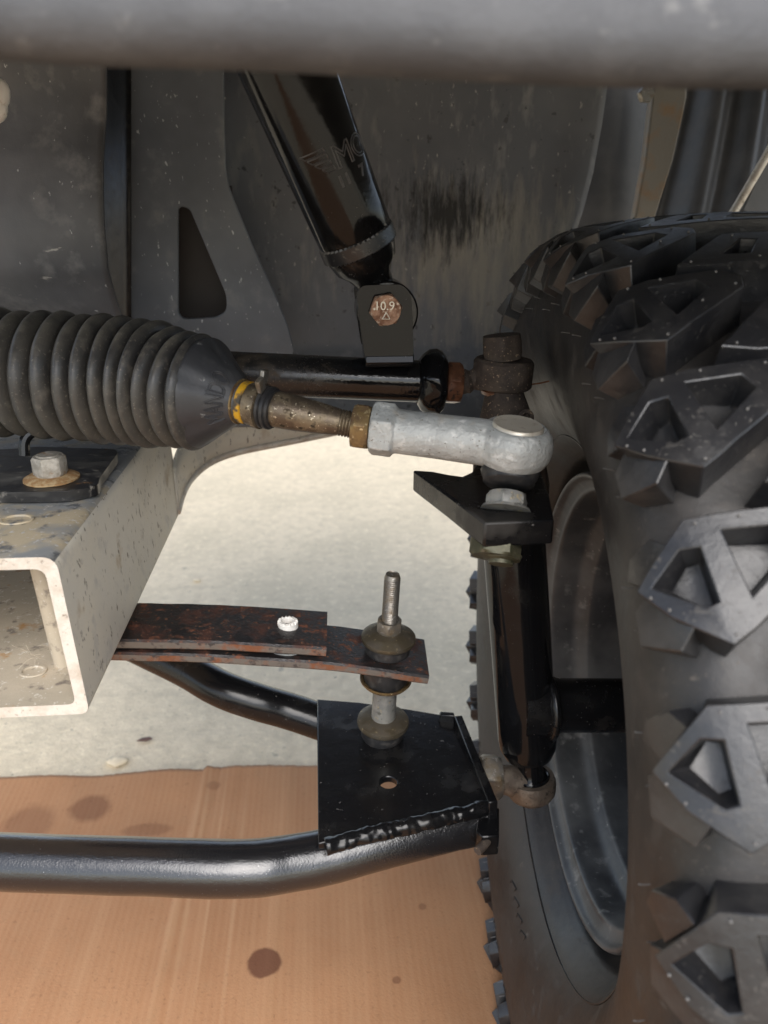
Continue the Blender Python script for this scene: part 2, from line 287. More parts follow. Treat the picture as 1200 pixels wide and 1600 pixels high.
def hexnut(bm, Mx, af, h, ph=0., hole=0., chamf=.12):
    """hex with chamfered corners; af = across flats"""
    r = af / 2 / math.cos(math.pi / 6); n = 48
    def rad(t):
        k = ((t - ph) % (math.pi / 3)) - math.pi / 6
        return (af / 2) / math.cos(k)
    prof = [(0, .88), (h * chamf, 1), (h * (1 - chamf), 1), (h, .88)]
    rings = []
    for a, s in prof:
        ring = []
        for k in range(n):
            t = 2 * math.pi * k / n; rr = rad(t)
            if s < 1: rr = min(rr, af / 2 * .985)
            ring.append(bm.verts.new(Mx @ V((rr * math.cos(t), rr * math.sin(t), a))))
        rings.append(ring)
    for A, Bq in zip(rings, rings[1:]):
        for k in range(n): bm.faces.new((A[k], A[(k + 1) % n], Bq[(k + 1) % n], Bq[k]))
    if hole:
        hs = [[bm.verts.new(Mx @ V((hole * math.cos(2 * math.pi * k / n), hole * math.sin(2 * math.pi * k / n), a))) for k in range(n)] for a in (0, h)]
        for k in range(n):
            j = (k + 1) % n
            bm.faces.new((rings[0][k], hs[0][k], hs[0][j], rings[0][j])); bm.faces.new((rings[-1][k], rings[-1][j], hs[1][j], hs[1][k])); bm.faces.new((hs[0][k], hs[1][k], hs[1][j], hs[0][j]))
    else:
        bm.faces.new(rings[0][::-1]); bm.faces.new(rings[-1])
def threads(a0, a1, r, p=.0013, d=.0006):
    out = [(a0, r - d)]; a = a0
    while a + p <= a1: out += [(a + p * .2, r - d), (a + p * .5, r), (a + p * .7, r)]; a += p
    out.append((a1, r - d)); return out
def grid(bm, nu, nv, f):
    vs = [[bm.verts.new(f(i / nu, j / nv)) for i in range(nu + 1)] for j in range(nv + 1)]
    for j in range(nv):
        for i in range(nu): bm.faces.new((vs[j][i], vs[j][i + 1], vs[j + 1][i + 1], vs[j + 1][i]))
    return vs
def solid(o, t):
    s = o.modifiers.new('thick', 'SOLIDIFY'); s.thickness = t; s.offset = 0; return o
def text_mesh(body, size, outline=0., extrude=0., spacing=1.):
    cu = bpy.data.curves.new('txt', 'FONT'); cu.body = body; cu.size = size; cu.space_character = spacing; cu.resolution_u = 4
    cu.align_x = 'LEFT'
    if outline: cu.fill_mode = 'NONE'; cu.bevel_depth = outline; cu.bevel_resolution = 1
    else: cu.extrude = extrude
    o = bpy.data.objects.new('txt', cu); COL.objects.link(o)
    bpy.context.view_layer.update()
    me = bpy.data.meshes.new_from_object(o.evaluated_get(bpy.context.evaluated_depsgraph_get()))
    bpy.data.objects.remove(o); bpy.data.curves.remove(cu)
    bm = bmesh.new(); bm.from_mesh(me); bpy.data.meshes.remove(me); return bm
N3 = lambda p, s: noise.noise(V(p) * s)

# ------------------------------------------------------------------ ground
bm = bmesh.new()
grid(bm, 60, 60, lambda a, b: V((-30 + 60 * a, -25 + 60 * b, 0)))
ground = obj('concrete_floor', bm, 'concrete'); ground['kind'] = 'structure'
ground['label'] = 'pale pitted concrete floor under the cart'

# cardboard sheet: torn far edge, slight waviness, real thickness
far_edge = [(-420, 1238), (-150, 1234), (0, 1226), (90, 1224), (180, 1220), (255, 1219), (318, 1217), (326, 1212), (400, 1209), (470, 1206), (560, 1207), (700, 1203), (800, 1206), (900, 1212)]
fe = [atz(u, v, 0) for u, v in far_edge]
bm = bmesh.new()
def cb(a, b):
    x = a * (len(fe) - 1); i = min(int(x), len(fe) - 2); p = fe[i].lerp(fe[i + 1], x - i)
    y = p.y + .0016 * N3((p.x, 0, 0), 260); yy = y + (-.9 - y) * (b ** 1.3)
    q = V((p.x * (1 + .02 * b), yy, 0))
    lift = .007 * max(0, 1 - (y - yy) / .05) * (.5 + .8 * N3((q.x, 1.3, 0), 14))
    ridge = 0
    for c, wd, h in ((-.148, .004, .0016), (-.118, .006, .0012), (-.06, .004, .001), (.02, .004, .0008), (-.135, .002, -.0014)):
        ridge += h * math.exp(-((q.x - c - .03 * (yy - .3)) / wd) ** 2)
    q.z = .006 + max(0, lift) + ridge + .0008 * N3((q.x, q.y, 0), 9); return q
grid(bm, 260, 90, cb)
o = obj('cardboard_sheet', bm, 'cardboard', ang=80); solid(o, .003)
tag(o, 'oil spotted brown cardboard sheet lying on the concrete under the suspension', 'cardboard')

lp0 = atz(226, 1158, .002)
bm = bmesh.new(); wplate(bm, [lp0 + V((x, y, .0015 + 3 * x * x)) for x, y in ((-.009, -.002), (-.003, .004), (.005, .005), (.009, .001), (.003, -.003))], V((0, 0, .0006)))
tag(obj('leaf_scrap', bm, 'rust_nut'), 'tiny reddish brown leaf scrap lying on the bare concrete', 'leaf')
random.seed(11)
for u, v, rr, lab in ((182, 1190, .011, 'pale pebble on the concrete just beyond the cardboard edge'), (308, 906, .007, 'small pebble on the concrete above the leaf springs'), (345, 1075, .005, 'small pebble on the concrete by the rear arm tube')):
    p0 = atz(u, v, .003); bm = bmesh.new(); bmesh.ops.create_icosphere(bm, subdivisions=3, radius=rr, matrix=Matrix.Translation(p0) @ Matrix.Diagonal((1, .8, .4, 1)))
    for vv in bm.verts: vv.co += (vv.co - p0) * .35 * N3(vv.co, 120)
    tag(obj('pebble', bm, 'concrete', ang=60), lab, 'pebble', 'pebbles on the concrete')

# ------------------------------------------------------------------ front cowl (out of focus, nearest thing)
edge = [(-500, 40), (-200, 66), (0, 84), (170, 94), (380, 100), (560, 109), (850, 123), (1020, 128), (1200, 130), (1500, 130), (1900, 124)]
ep = [at(u, v, .185 + .00001 * max(0, 600 - u)) for u, v in edge]
ep = [ep[0] + V((-.2, .02, 0))] + ep + [ep[-1] + V((.3, .03, 0))]
ep = spline(ep, 8)
prof = [(.60, .16), (.34, .1), (.06, .028), (.03, .016), (.012, .006), (.006, .002), (.002, .0), (-.0025, .0012), (-.005, .004), (-.006, .008), (-.004, .014), (.002, .03), (.012, .07), (.03, .14), (.06, .22), (.12, .3)]  # first rows: unseen roof running back from the edge, added for shade
bm = bmesh.new(); rows = []
for a, h in prof: rows.append([bm.verts.new(p + V((0, a, h))) for p in ep])
for A, Bq in zip(rows, rows[1:]):
    for k in range(len(A) - 1): bm.faces.new((A[k], A[k + 1], Bq[k + 1], Bq[k]))
ct = thing('front_cowl', 'blurred grey plastic front cowl edge spanning the top of the view', 'cowl', (0, .2, .6))
solid(obj('cowl_panel', bm, 'cowl', ct, ang=60), .002)

# ------------------------------------------------------------------ plastic panels behind
def panel(pts, Y, thick, m, name, parent=None, holes=(), ang=35, bevel=.0):
    bm = bmesh.new(); wplate(bm, [at(u, v, Y) for u, v in pts], V((0, thick, 0)), [[at(u, v, Y) for u, v in h] for h in holes])
    return obj(name, bm, m, parent, ang, bevel)

# left splash panel: thin bowed sheet with a wavy right edge
redge = [(166, 60), (166, 110), (165, 150), (164, 200), (165, 240), (168, 300), (171, 350), (175, 410), (180, 470), (184, 520)]
ledge = [(-420, y) for _, y in redge]
bm = bmesh.new()
def lp(a, b):
    x = b * 9; i = min(int(x), 8); f = x - i
    l = V(ledge[i]).lerp(V(ledge[i + 1]), f); r = V(redge[i]).lerp(V(redge[i + 1]), f)
    q = l.lerp(r, a); p = at(q.x, q.y, .52)
    p.y += .012 * math.sin(b * 7) * (1 - .4 * a) + .008 * math.sin((q.x + 160) / 330 * 3 + 1) - (.0 if b < .8 else (b - .8) * -.12) + .0015 * N3(p, 30); return p
grid(bm, 60, 50, lp)
o = solid(obj('splash_panel', bm, 'plastic', ang=60), .003)
tag(o, 'scuffed dark plastic splash panel with a wavy right edge above the bellows', 'panel')

# white clip at the panel's left notch
t = thing('wire_clip', 'small white plastic clip at the left edge by the splash panel', 'clip', at(0, 165, .5))
for (u, v, rx, rz) in ((-2, 150, .0055, .009), (-3, 172, .005, .007)):
    bm = bmesh.new(); bmesh.ops.create_uvsphere(bm, u_segments=14, v_segments=9, radius=1, matrix=Matrix.Translation(at(u, v, .485)) @ Matrix.Rotation(.35, 4, 'Y') @ Matrix.Diagonal((rx, .004, rz, 1)))
    for vv in bm.verts: vv.co.x += .0012 * N3(vv.co, 200)
    obj('clip_lobe', bm, 'white_nylon', t)

# support plate with a triangular cut-out; its left side is folded back
sp_ = [(204, 60), (349, 60), (349, 130), (350, 200), (352, 262), (357, 290), (366, 315), (395, 385), (425, 450), (450, 510), (460, 548), (455, 556), (204, 556)]
hole = rnd([at(u, v, .6) for u, v in ((278, 322), (296, 325), (354, 462), (354, 486), (338, 496), (278, 499))], [.004, .004, .006, .008, .008, .008])
t = thing('support_plate', 'grey flecked support plate with a rounded triangular cut-out', 'plate', at(330, 556, .6))
bm = bmesh.new(); wplate(bm, [at(u, v, .6) for u, v in sp_], V((0, .005, 0)), [hole]); obj('face', bm, 'plastic_blue', t, bevel=.0008)
bm = bmesh.new()
a = [at(205, v, .6) for v in (60, 556)]
prof = [(0, 0), (-.003, .0008), (-.006, .004), (-.014, .011), (-.045, .03)]
rw = [[bm.verts.new(p + V((x, y, 0))) for p in a] for x, y in prof]
for A, Bq in zip(rw, rw[1:]): bm.faces.new((A[0], A[1], Bq[1], Bq[0]))
solid(obj('folded_side', bm, 'rubber', t), .003)

o = panel([(210, 290), (362, 290), (380, 520), (210, 520)], .635, .004, 'painted_shade', 'shade_backing')  # added dark sheet gives the cut-out its shade; the liner behind is lit
tag(o, 'added dark brown backing sheet standing in for shade behind the triangular cut-out', 'panel')

# big wheel-well liner: undulating sheet, curved right edge, crease and flange near its foot
bm = bmesh.new()
rx = [(940, 40), (941, 140), (933, 200), (921, 270), (905, 330), (888, 380), (872, 420), (850, 480), (838, 540), (832, 600), (830, 640)]
def ln(a, b):
    x = b * 10; i = min(int(x), 9); r = V(rx[i]).lerp(V(rx[i + 1]), x - i)
    u = -520 + (r.x + 520) * a; p = at(u, r.y, .68)
    p.y += -.012 * math.exp(-((a - 1) / .035) ** 2) + .008 * math.sin((u + 150) / 1050 * 6 + b * 2) + .0015 * N3(p, 22)
    e = b - .8
    if b > .8: p.y -= .05 * (b - .8) / .2 * (1 if u > 300 else .6)
    return p
grid(bm, 150, 70, ln)
liner = solid(obj('wheel_well_liner', bm, 'liner', ang=70), .003)
tag(liner, 'large dusty black wheel well liner with oil drips behind the shock absorber', 'liner')
def add_drips(m):
    n = m.node_tree.nodes; l = m.node_tree.links; b = n['Principled BSDF']; tc = next(x for x in n if x.type == 'TEX_COORD')
    cs = b.inputs['Base Color'].links[0].from_socket; rs = b.inputs['Roughness'].links[0].from_socket
    c = at(690, 335, .68)
    mp = n.new('ShaderNodeMapping'); mp.vector_type = 'TEXTURE'; mp.inputs['Location'].default_value = c; mp.inputs['Scale'].default_value = (.09, 9, .05)
    l.new(tc.outputs['Object'], mp.inputs[0]); ln = n.new('ShaderNodeVectorMath'); ln.operation = 'LENGTH'; l.new(mp.outputs[0], ln.inputs[0])
    ms = n.new('ShaderNodeMapping'); ms.inputs['Scale'].default_value = (1, 1, .17); l.new(tc.outputs['Object'], ms.inputs[0])
    nz = n.new('ShaderNodeTexNoise'); nz.inputs['Scale'].default_value = 190; nz.inputs['Detail'].default_value = 6; nz.inputs['Roughness'].default_value = .72; l.new(ms.outputs[0], nz.inputs[0])
    k = n.new('ShaderNodeMath'); k.operation = 'MULTIPLY_ADD'; k.inputs[1].default_value = -.45; l.new(ln.outputs['Value'], k.inputs[0]); l.new(nz.outputs[0], k.inputs[2])
    mr = n.new('ShaderNodeMapRange'); mr.inputs[1].default_value = .2; mr.inputs[2].default_value = .46; mr.inputs[4].default_value = .9; l.new(k.outputs[0], mr.inputs[0])
    mx = n.new('ShaderNodeMixRGB'); mx.inputs[2].default_value = (.008, .008, .009, 1); l.new(mr.outputs[0], mx.inputs[0]); l.new(cs, mx.inputs[1]); l.new(mx.outputs[0], b.inputs['Base Color'])
    # pale splashed mud on the lower part
    c2 = at(760, 420, .68)
    mp = n.new('ShaderNodeMapping'); mp.vector_type = 'TEXTURE'; mp.inputs['Location'].default_value = c2; mp.inputs['Scale'].default_value = (.125, 9, .075)
    l.new(tc.outputs['Object'], mp.inputs[0]); l2 = n.new('ShaderNodeVectorMath'); l2.operation = 'LENGTH'; l.new(mp.outputs[0], l2.inputs[0])
    n2 = n.new('ShaderNodeTexNoise'); n2.inputs['Scale'].default_value = 75; n2.inputs['Detail'].default_value = 7; n2.inputs['Roughness'].default_value = .7; l.new(ms.outputs[0], n2.inputs[0])
    k2 = n.new('ShaderNodeMath'); k2.operation = 'MULTIPLY_ADD'; k2.inputs[1].default_value = -.3; l.new(l2.outputs['Value'], k2.inputs[0]); l.new(n2.outputs[0], k2.inputs[2])
    r2 = n.new('ShaderNodeMapRange'); r2.inputs[1].default_value = .22; r2.inputs[2].default_value = .5; r2.inputs[4].default_value = .75; l.new(k2.outputs[0], r2.inputs[0])
    m2 = n.new('ShaderNodeMixRGB'); m2.inputs[2].default_value = (.4, .375, .31, 1); l.new(r2.outputs[0], m2.inputs[0]); l.new(cs, m2.inputs[1]); l.new(m2.outputs[0], mx.inputs[1])
add_drips(M['liner'])

# fender parts at the right, behind the tyre
bm = bmesh.new()
def fl(a, b):
    u = 780 + 330 * a; v = 60 + 420 * b; p = at(u, v, .86); p.y += .012 * math.sin(a * 9) + .02 * b; return p
grid(bm, 30, 20, fl)
tag(solid(obj('inner_fender_wall', bm, 'fender', ang=60), .003), 'dark recessed fender wall between the liner and the pale strut', 'panel')
t = thing('fender_strut', 'pale dusty metal strut leaning above the tyre', 'strut', at(1010, 346, .74))
bm = bmesh.new()
wplate(bm, [at(u, v, .74) for u, v in ((1030, 60), (1078, 60), (1074, 150), (1052, 250), (1022, 346), (990, 348), (1008, 250))], V((0, .012, 0))); obj('strut_bar', bm, 'strut', t, bevel=.002)
bm = bmesh.new(); hexnut(bm, frame(at(1006, 148, .735), V((.2, -1, .1))), .013, .006); obj('bolt', bm, 'steel', t)
bm = bmesh.new()
def fp(a, b):
    u0 = (1080 - 70 * (b ** 1.3)); u = u0 + (1205 + 60 * (1 - b) - u0) * a; v = 60 + 330 * b; p = at(u, v, .80)
    p.y += -.05 * math.sin(min(1, a * 1.6) * 1.5) * (.5 + .5 * b) + .006 * math.sin(a * 22) ; return p
grid(bm, 40, 24, fp)
tag(solid(obj('fender_liner', bm, 'fender', ang=60), .003), 'smooth dark fender liner above the tyre right of the pale strut', 'liner')
bm = bmesh.new()
wplate(bm, [at(u, v, .66) for u, v in ((1152, 345), (1190, 262), (1240, 150), (1300, 120), (1300, 345))], V((0, .004, 0))); o = obj('fender_flare', bm, 'fender', bevel=.0015)
tag(o, 'dark fender flare corner at the right edge above the tyre', 'fender')
bm = bmesh.new()
tube(bm, [at(1138, 345, .655), at(1150, 325, .655), at(1200, 240, .655), at(1260, 130, .655)], .0035, 12)
tag(obj('fender_trim', bm, 'alu_cut', ang=60), 'thin pale trim strip running diagonally at the right edge above the tyre', 'trim')

# ------------------------------------------------------------------ aluminium frame channel
ZB, ZT, YF, YB, TH = .3495, .431, .315, .575, .0056
XR = at(118, 980, YF).x; XL = XR - .2
t = thing('frame_channel', 'dusty pale aluminium frame channel with a sawn open end', 'frame', ((XR + XL) / 2, YF, ZB))
outer = rnd([(XL, ZB), (XR, ZB), (XR - .0035, ZT), (XL, ZT)], [.005, .005, .007, .005], 5)
inner = rnd([(XL + TH, ZB + TH), (XR - TH, ZB + TH), (XR - .0035 - TH, ZT - TH), (XR - .043, ZT - TH), (XR - .048, ZT - TH - .0055), (XL + TH, ZT - TH - .0055)], [.003, .004, .005, .001, .001, .003], 4)
bm = bmesh.new(); nY = 14
def sec(loop, y): return [bm.verts.new(V((p[0], y, p[1]))) for p in loop]
Ys = [YF + (YB - YF) * k / nY for k in range(nY + 1)]
O = [sec(outer, y) for y in Ys]; I = [sec(inner, y) for y in Ys]
for A, Bq in zip(O, O[1:]):
    for k in range(len(A)):
        f = bm.faces.new((A[k], A[(k + 1) % len(A)], Bq[(k + 1) % len(A)], Bq[k]))
        f.material_index = 1 if (A[k].co.z + A[(k + 1) % len(A)].co.z) / 2 > ZT - .002 else 0
for A, Bq in zip(I, I[1:]):
    for k in range(len(A)): bm.faces.new((A[k], A[(k + 1) % len(A)], Bq[(k + 1) % len(A)], Bq[k])).material_index = 2
for f in fill(bm, [O[0], I[0]]): f.material_index = 3
fill(bm, [O[-1], I[-1]])
obj('channel_section', bm, ['alu', 'alu_top', 'alu_inside', 'alu_cut'], t, ang=40)
# spacer sleeve inside the open end, slot rims
s0 = at(92, 985, .352); s1 = V((s0.x - .004, s0.y, ZT - TH)); s0.z = ZB + TH
bm = bmesh.new(); lathe(bm, [(0, .0052), ((s1 - s0).length, .0052)], frame(s0, s1 - s0), 24); obj('spacer_sleeve', bm, 'alu_inside', t)
def slot(u, v, z, ru, m, nm, up=1):
    c = atz(u, v, z); bm = bmesh.new()
    rr = ru * psize(c); Mx = Matrix.Translation(c + V((0, 0, .0002 * up))) @ Matrix.Diagonal((1, .8, 1, 1))
    lathe(bm, [(0, rr), (.0007, rr * .97), (.0007, rr * .8), (-.001, rr * .76), (-.0012, .0001)], Mx, 32, cap=False); return obj(nm, bm, m, t)
slot(26, 813, ZT, 27, 'alu_top', 'slot_rim'); slot(52, 1050, ZB + TH, 21, 'alu_inside', 'slot_rim')
# cobweb strands by the sleeve foot
random.seed(4); bm = bmesh.new()
for k in range(9):
    a = s0 + V((-.004 - .012 * random.random(), -.006 + .006 * random.random(), .001 + .012 * random.random())); b = a + V((random.uniform(-.016, .012), random.uniform(-.006, .004), random.uniform(-.008, .008)))
    tube(bm, spline([a, (a + b) / 2 + V((0, 0, random.uniform(-.004, .004))), b], 4), .00009, 4)
obj('cobweb', bm, 'alu_inside', t)
# curved cross member that leaves the channel's rear end, with a raised lip along its foot
lip = [at(276, 800, .565), at(285, 770, .582), at(300, 745, .60), at(330, 721, .62), at(375, 705, .632), at(460, 688, .642), at(560, 668, .65), at(660, 652, .655), at(720, 645, .66)]
lp_ = spline(lip, 8); bm = bmesh.new(); rows = []
for h in (0, .01, .022, .034): rows.append([bm.verts.new(V((p.x - .0 * h, p.y + .12 * h, p.z + h))) for p in lp_])
for A, Bq in zip(rows, rows[1:]):
    for k in range(len(A) - 1): bm.faces.new((A[k], A[k + 1], Bq[k + 1], Bq[k]))
solid(obj('cross_member', bm, 'alu', t, ang=60), .004)
bm = bmesh.new(); tube(bm, lp_, .0034, 12); obj('lip', bm, 'alu_cut', t, ang=60)

# mounting plate with a flange bolt on top of the channel
zt = ZT + .0008
t = thing('mounting_plate', 'black mounting plate bolted on top of the frame channel', 'plate', atz(80, 760, zt))
pp = [(-260, 735), (-200, 722), (15, 716), (60, 712), (182, 716), (186, 722), (158, 762), (155, 775), (110, 784), (40, 786), (-260, 786)]
bm = bmesh.new(); wplate(bm, rnd([atz(u, v, zt) for u, v in pp], .004, 3), V((0, 0, .0058))); obj('plate', bm, ['scuffed_plate'], t, bevel=.0008)
bc = atz(81, 748, zt + .006)
bm = bmesh.new(); lathe(bm, [(0, .0142), (.0010, .0142), (.0016, .0128), (.0026, .0112)], frame(bc, V((0, 0, 1))), 40, fn=lambda i, k, a, r, tt: r * (1 + .03 * N3((math.cos(tt), math.sin(tt), a * 50), 2))); obj('flange_washer', bm, 'orange_rust', t)
bm = bmesh.new(); hexnut(bm, frame(bc + V((0, 0, .0024)), V((0, 0, 1))), .0155, .0105, ph=R(20)); lathe(bm, [(.0105, .0062), (.0113, .0056), (.0113, .0001)], frame(bc + V((0, 0, .0024)), V((0, 0, 1))), 30, cap=False); bo = obj('bolt_head', bm, 'dusty_bolt', t)
# small arched strap behind the plate
bm = bmesh.new()
sA = at(38, 712, .40); pts = [sA, sA + V((.001, .002, .008)), sA + V((.006, .004, .012)), sA + V((.016, .004, .012))]
tube(bm, spline(pts, 5), .0028, 10); tag(obj('strap', bm, 'satin_black'), 'small dark bent strap under the bellows behind the mounting plate', 'strap')

# ------------------------------------------------------------------ steering rack bellows
A0, A1, A2, A3 = at(-330, 565, .43), at(150, 592, .405), at(322, 615, .384), at(384, 629, .374)
t = thing('rack_bellows', 'dusty black ribbed steering rack bellows with a tapered end', 'bellows', (A0 + A2) / 2)
path = []; rad = []
base = spline([A0, A1, A2], 60)
L = [0]
for p, q in zip(base, base[1:]): L.append(L[-1] + (q - p).length)
def onpath(s):
    for i in range(len(L) - 1):
        if L[i + 1] >= s: return base[i].lerp(base[i + 1], (s - L[i]) / (L[i + 1] - L[i]))
    return base[-1]
NC = 21; tot = L[-1]; per = []
wts = [1 - .03 * max(0, k - 8) for k in range(NC)]; s = 0
for k in range(NC): per.append((s, tot * wts[k] / sum(wts))); s += per[-1][1]
for k, (s0_, pl) in enumerate(per):
    ro = (.0328 if k < 17 else .0328 - .0011 * (k - 16)) + .0006 * math.sin(k * 2.3); ri = ro - .0072
    for j in range(12):
        f = j / 12; path.append(onpath(s0_ + pl * f)); rad.append(ri + (ro - ri) * abs(math.sin(math.pi * f)) ** .62)
path.append(onpath(tot)); rad.append(.0245)
bm = bmesh.new(); tube(bm, path, rad, 64, fn=lambda i, k, r, p: r + .0005 * N3(p, 60)); obj('ribbed_body', bm, 'rubber_boot', t, ang=75)
ax = (A3 - A2).normalized(); cl = (A3 - A2).length
CF = frame(A2, ax, (0, 0, 1))
def facet(i, k, a, r, tt):
    if i in (0, 1, 2): return r
    d = .0012 * max(0, math.cos(tt * 6)) ** 2 * (1 - a / cl)
    return r - d
bm = bmesh.new(); lathe(bm, [(-.005, .024), (-.003, .0268), (0, .0275), (.0012, .0268), (cl * .25, .0228), (cl * .55, .0172), (cl * .85, .0112), (cl * .95, .0098), (cl, .0096), (cl + .004, .0096)], CF, 72, fn=facet); cone = obj('tapered_end', bm, 'cone_rubber', t, ang=50)
# raised name along the cone, read from bottom to top
def cone_map(bm, r0, r1, a0, ang0):
    sl = (r1 - r0)
    for v in bm.verts:
        a = a0 - v.co.y; f = a / cl; r = .0268 + (.0098 - .0268) * min(1, f / .95)
        th = ang0 + v.co.x / .0195
        rr = r + v.co.z + .0001; v.co = CF @ V((rr * math.cos(th), rr * math.sin(th), a))
# angle on the cone that faces the camera
tocam = CF.inverted().to_3x3() @ (CAM - A2); cang = math.atan2(tocam.y, tocam.x)
bm = text_mesh('MANDO', .0092, outline=.00042, spacing=1.0)
xs = [v.co.x for v in bm.verts]; wd = max(xs) - min(xs)
sgn = 1
upv = CF.inverted().to_3x3() @ V((0, 0, 1)); uang = math.atan2(upv.y, upv.x); dd = (uang - cang + math.pi) % (2 * math.pi) - math.pi
if dd < 0: sgn = -1
for v in bm.verts: v.co.x = (v.co.x - wd / 2 - .002) * sgn; v.co.y *= 1
for v in bm.verts:
    a = .0175 - v.co.y if True else 0
    f = a / cl; th = cang + v.co.x / .020
    kn = [(0, .0275), (.0012 / cl, .0268), (.25, .0228), (.55, .0172), (.85, .0112), (1, .0096)]
    for (f0, r0), (f1, r1) in zip(kn, kn[1:]):
        if f0 <= f <= f1: r = r0 + (r1 - r0) * (f - f0) / (f1 - f0)
    r -= .0012 * max(0, math.cos(th * 6)) ** 2 * (1 - f)
    v.co = CF @ V(((r + .0002 + v.co.z) * math.cos(th), (r + .0002 + v.co.z) * math.sin(th), a))
obj('raised_name', bm, 'cone_rubber', cone)
# spring clip rings on the neck
CF3 = frame(A3, ax, (0, 0, 1))
bm = bmesh.new(); lathe(bm, [(-.0035, .0098), (-.003, .0112), (-.0022, .0112), (-.0018, .0098)], CF3, 48, cap=False); obj('wire_ring', bm, 'brass', t)
bm = bmesh.new(); lathe(bm, [(-.0012, .0098), (-.0008, .0106), (.0022, .0106), (.0026, .0098)], CF3, 48, cap=False); obj('yellow_ring', bm, 'yellow', t)
bm = bmesh.new(); lathe(bm, [(.0024, .0094), (.003, .0104), (.0068, .0104), (.0072, .0112), (.0096, .0112), (.01, .0098)], CF3, 48, cap=False); cl_ = obj('hose_clamp', bm, 'rod', t)
bm = bmesh.new()
for ang_ in (uang - .15, uang + .5):
    c = CF3 @ V((.0115 * math.cos(ang_), .0115 * math.sin(ang_), .0082 if ang_ < uang else .0115)); r3 = (CF3.to_3x3() @ V((math.cos(ang_), math.sin(ang_), 0)))
    bmesh.ops.create_cube(bm, size=1, matrix=frame(c + r3 * .0025, r3, ax) @ Matrix.Diagonal((.0024, .005, .007, 1)))
obj('clamp_ear', bm, 'steel', cl_, bevel=.0005)
bm = bmesh.new(); lathe(bm, [(.0098, .0094), (.0105, .0104), (.0118, .0104), (.0124, .0094), (.013, .0104), (.0145, .0104), (.015, .0092), (.0165, .0092), (.017, .0001)], CF3, 48, cap=False); obj('neck', bm, 'rubber', t)

# ------------------------------------------------------------------ tie rod and tie rod end
T0 = A3 + ax * .012; T1 = at(566, 667, .3615); BALL = at(803, 697, .3465)
t = thing('tie_rod', 'tie rod with brown shaft and grey cast ball joint end', 'tie rod', (T0 + BALL) / 2)
d = (T1 - T0); Ld = d.length; TF = frame(T0, d, (0, 0, 1))
bm = bmesh.new()
pr_ = [(0, .0075), (.003, .0086), (.006, .0089), (Ld * .3, .0086), (Ld * .5, .0078), (Ld * .7, .0068), (Ld * .76, .0064)]
lathe(bm, pr_, TF, 36, fn=lambda i, k, a, r, tt: r * (1 + .015 * N3((tt, a * 90, 0), 1.3))); obj('shaft', bm, 'rod', t)
bm = bmesh.new(); lathe(bm, threads(Ld * .76, Ld * 1.06, .0066, .0015, .0007), TF, 32); obj('thread', bm, 'rod', t, ang=20)
d2 = (BALL - T1); EF = frame(T1, d2, (0, 0, 1)); LB = d2.length
bm = bmesh.new(); hexnut(bm, EF @ Matrix.Translation((0, 0, -.0045)), .0205, .0085, ph=R(12), hole=.0064, chamf=.2); obj('jam_nut', bm, 'brass', t, ang=25)
# cast end: hex collar, barrel and ball housing fused
bm = bmesh.new()
hexnut(bm, EF @ Matrix.Translation((0, 0, .0045)), .0235, .0115, ph=R(0), chamf=.1)
lathe(bm, [(.012, .0112), (.018, .0107), (LB * .5, .0108), (LB * .75, .0112), (LB * .95, .011)], EF, 48)
HUP = V((.09, -.12, 1)).normalized(); HF = frame(BALL, HUP)
lathe(bm, [(-.0085, .0002), (-.0085, .0142), (-.0075, .0160), (-.004, .0178), (0, .0184), (.004, .0181), (.0074, .0168), (.0096, .0148), (.0105, .0132), (.0098, .0124), (.0088, .0122), (.0088, .0002)], HF, 56)
bm.faces.new([v for v in bm.verts if False]) if False else None
head = obj('ball_joint_end', bm, 'galv', t, ang=40)
rm = head.modifiers.new('fuse', 'REMESH'); rm.mode = 'VOXEL'; rm.voxel_size = .00055; rm.use_smooth_shade = True
sm = head.modifiers.new('smooth', 'SMOOTH'); sm.iterations = 4; sm.factor = .5
bm = bmesh.new(); lathe(bm, [(.0082, .0124), (.0104, .0123), (.0114, .0114), (.0110, .0100), (.0109, .006), (.0109, .0002)], HF, 44, cap=False); obj('socket_cap', bm, 'cap', t, ang=60)
# rubber dust boot, stud nut above the arm
ZA = .4393
SB = BALL - HUP * .0075; ST = V((atz(790, 797, ZA).x, atz(790, 797, ZA).y, ZA))
sd_ = (SB - ST).normalized()
bm = bmesh.new(); lathe(bm, [(0.001, .0095), (0, .0132), (-.003, .0142), (-.0048, .0135), (-.0060, .0140), (-.0085, .0132), (-.0098, .0122), (-.0112, .0124), (-.0130, .0104), (-.0134, .004)], frame(SB, sd_), 48); obj('dust_boot', bm, 'rubber', t, ang=50)
bm = bmesh.new(); hexnut(bm, frame(ST, sd_), .0178, .0080, ph=R(8), chamf=.3); lathe(bm, [(-.0002, .0118), (.0012, .0112), (.0016, .009)], frame(ST, sd_), 36); obj('stud_collar', bm, 'dull_zinc', t, ang=25)
bm = bmesh.new(); hexnut(bm, frame(ST - V((.004, 0.002, .0122)), -sd_), .0215, .0105, ph=R(5)); lathe(bm, [(.0100, .0096), (.0125, .0088), (.0132, .006), (.0150, .0058)], frame(ST - V((0, 0, .0122)), -sd_), 30); obj('lock_nut', bm, 'green_zinc', t, ang=25)

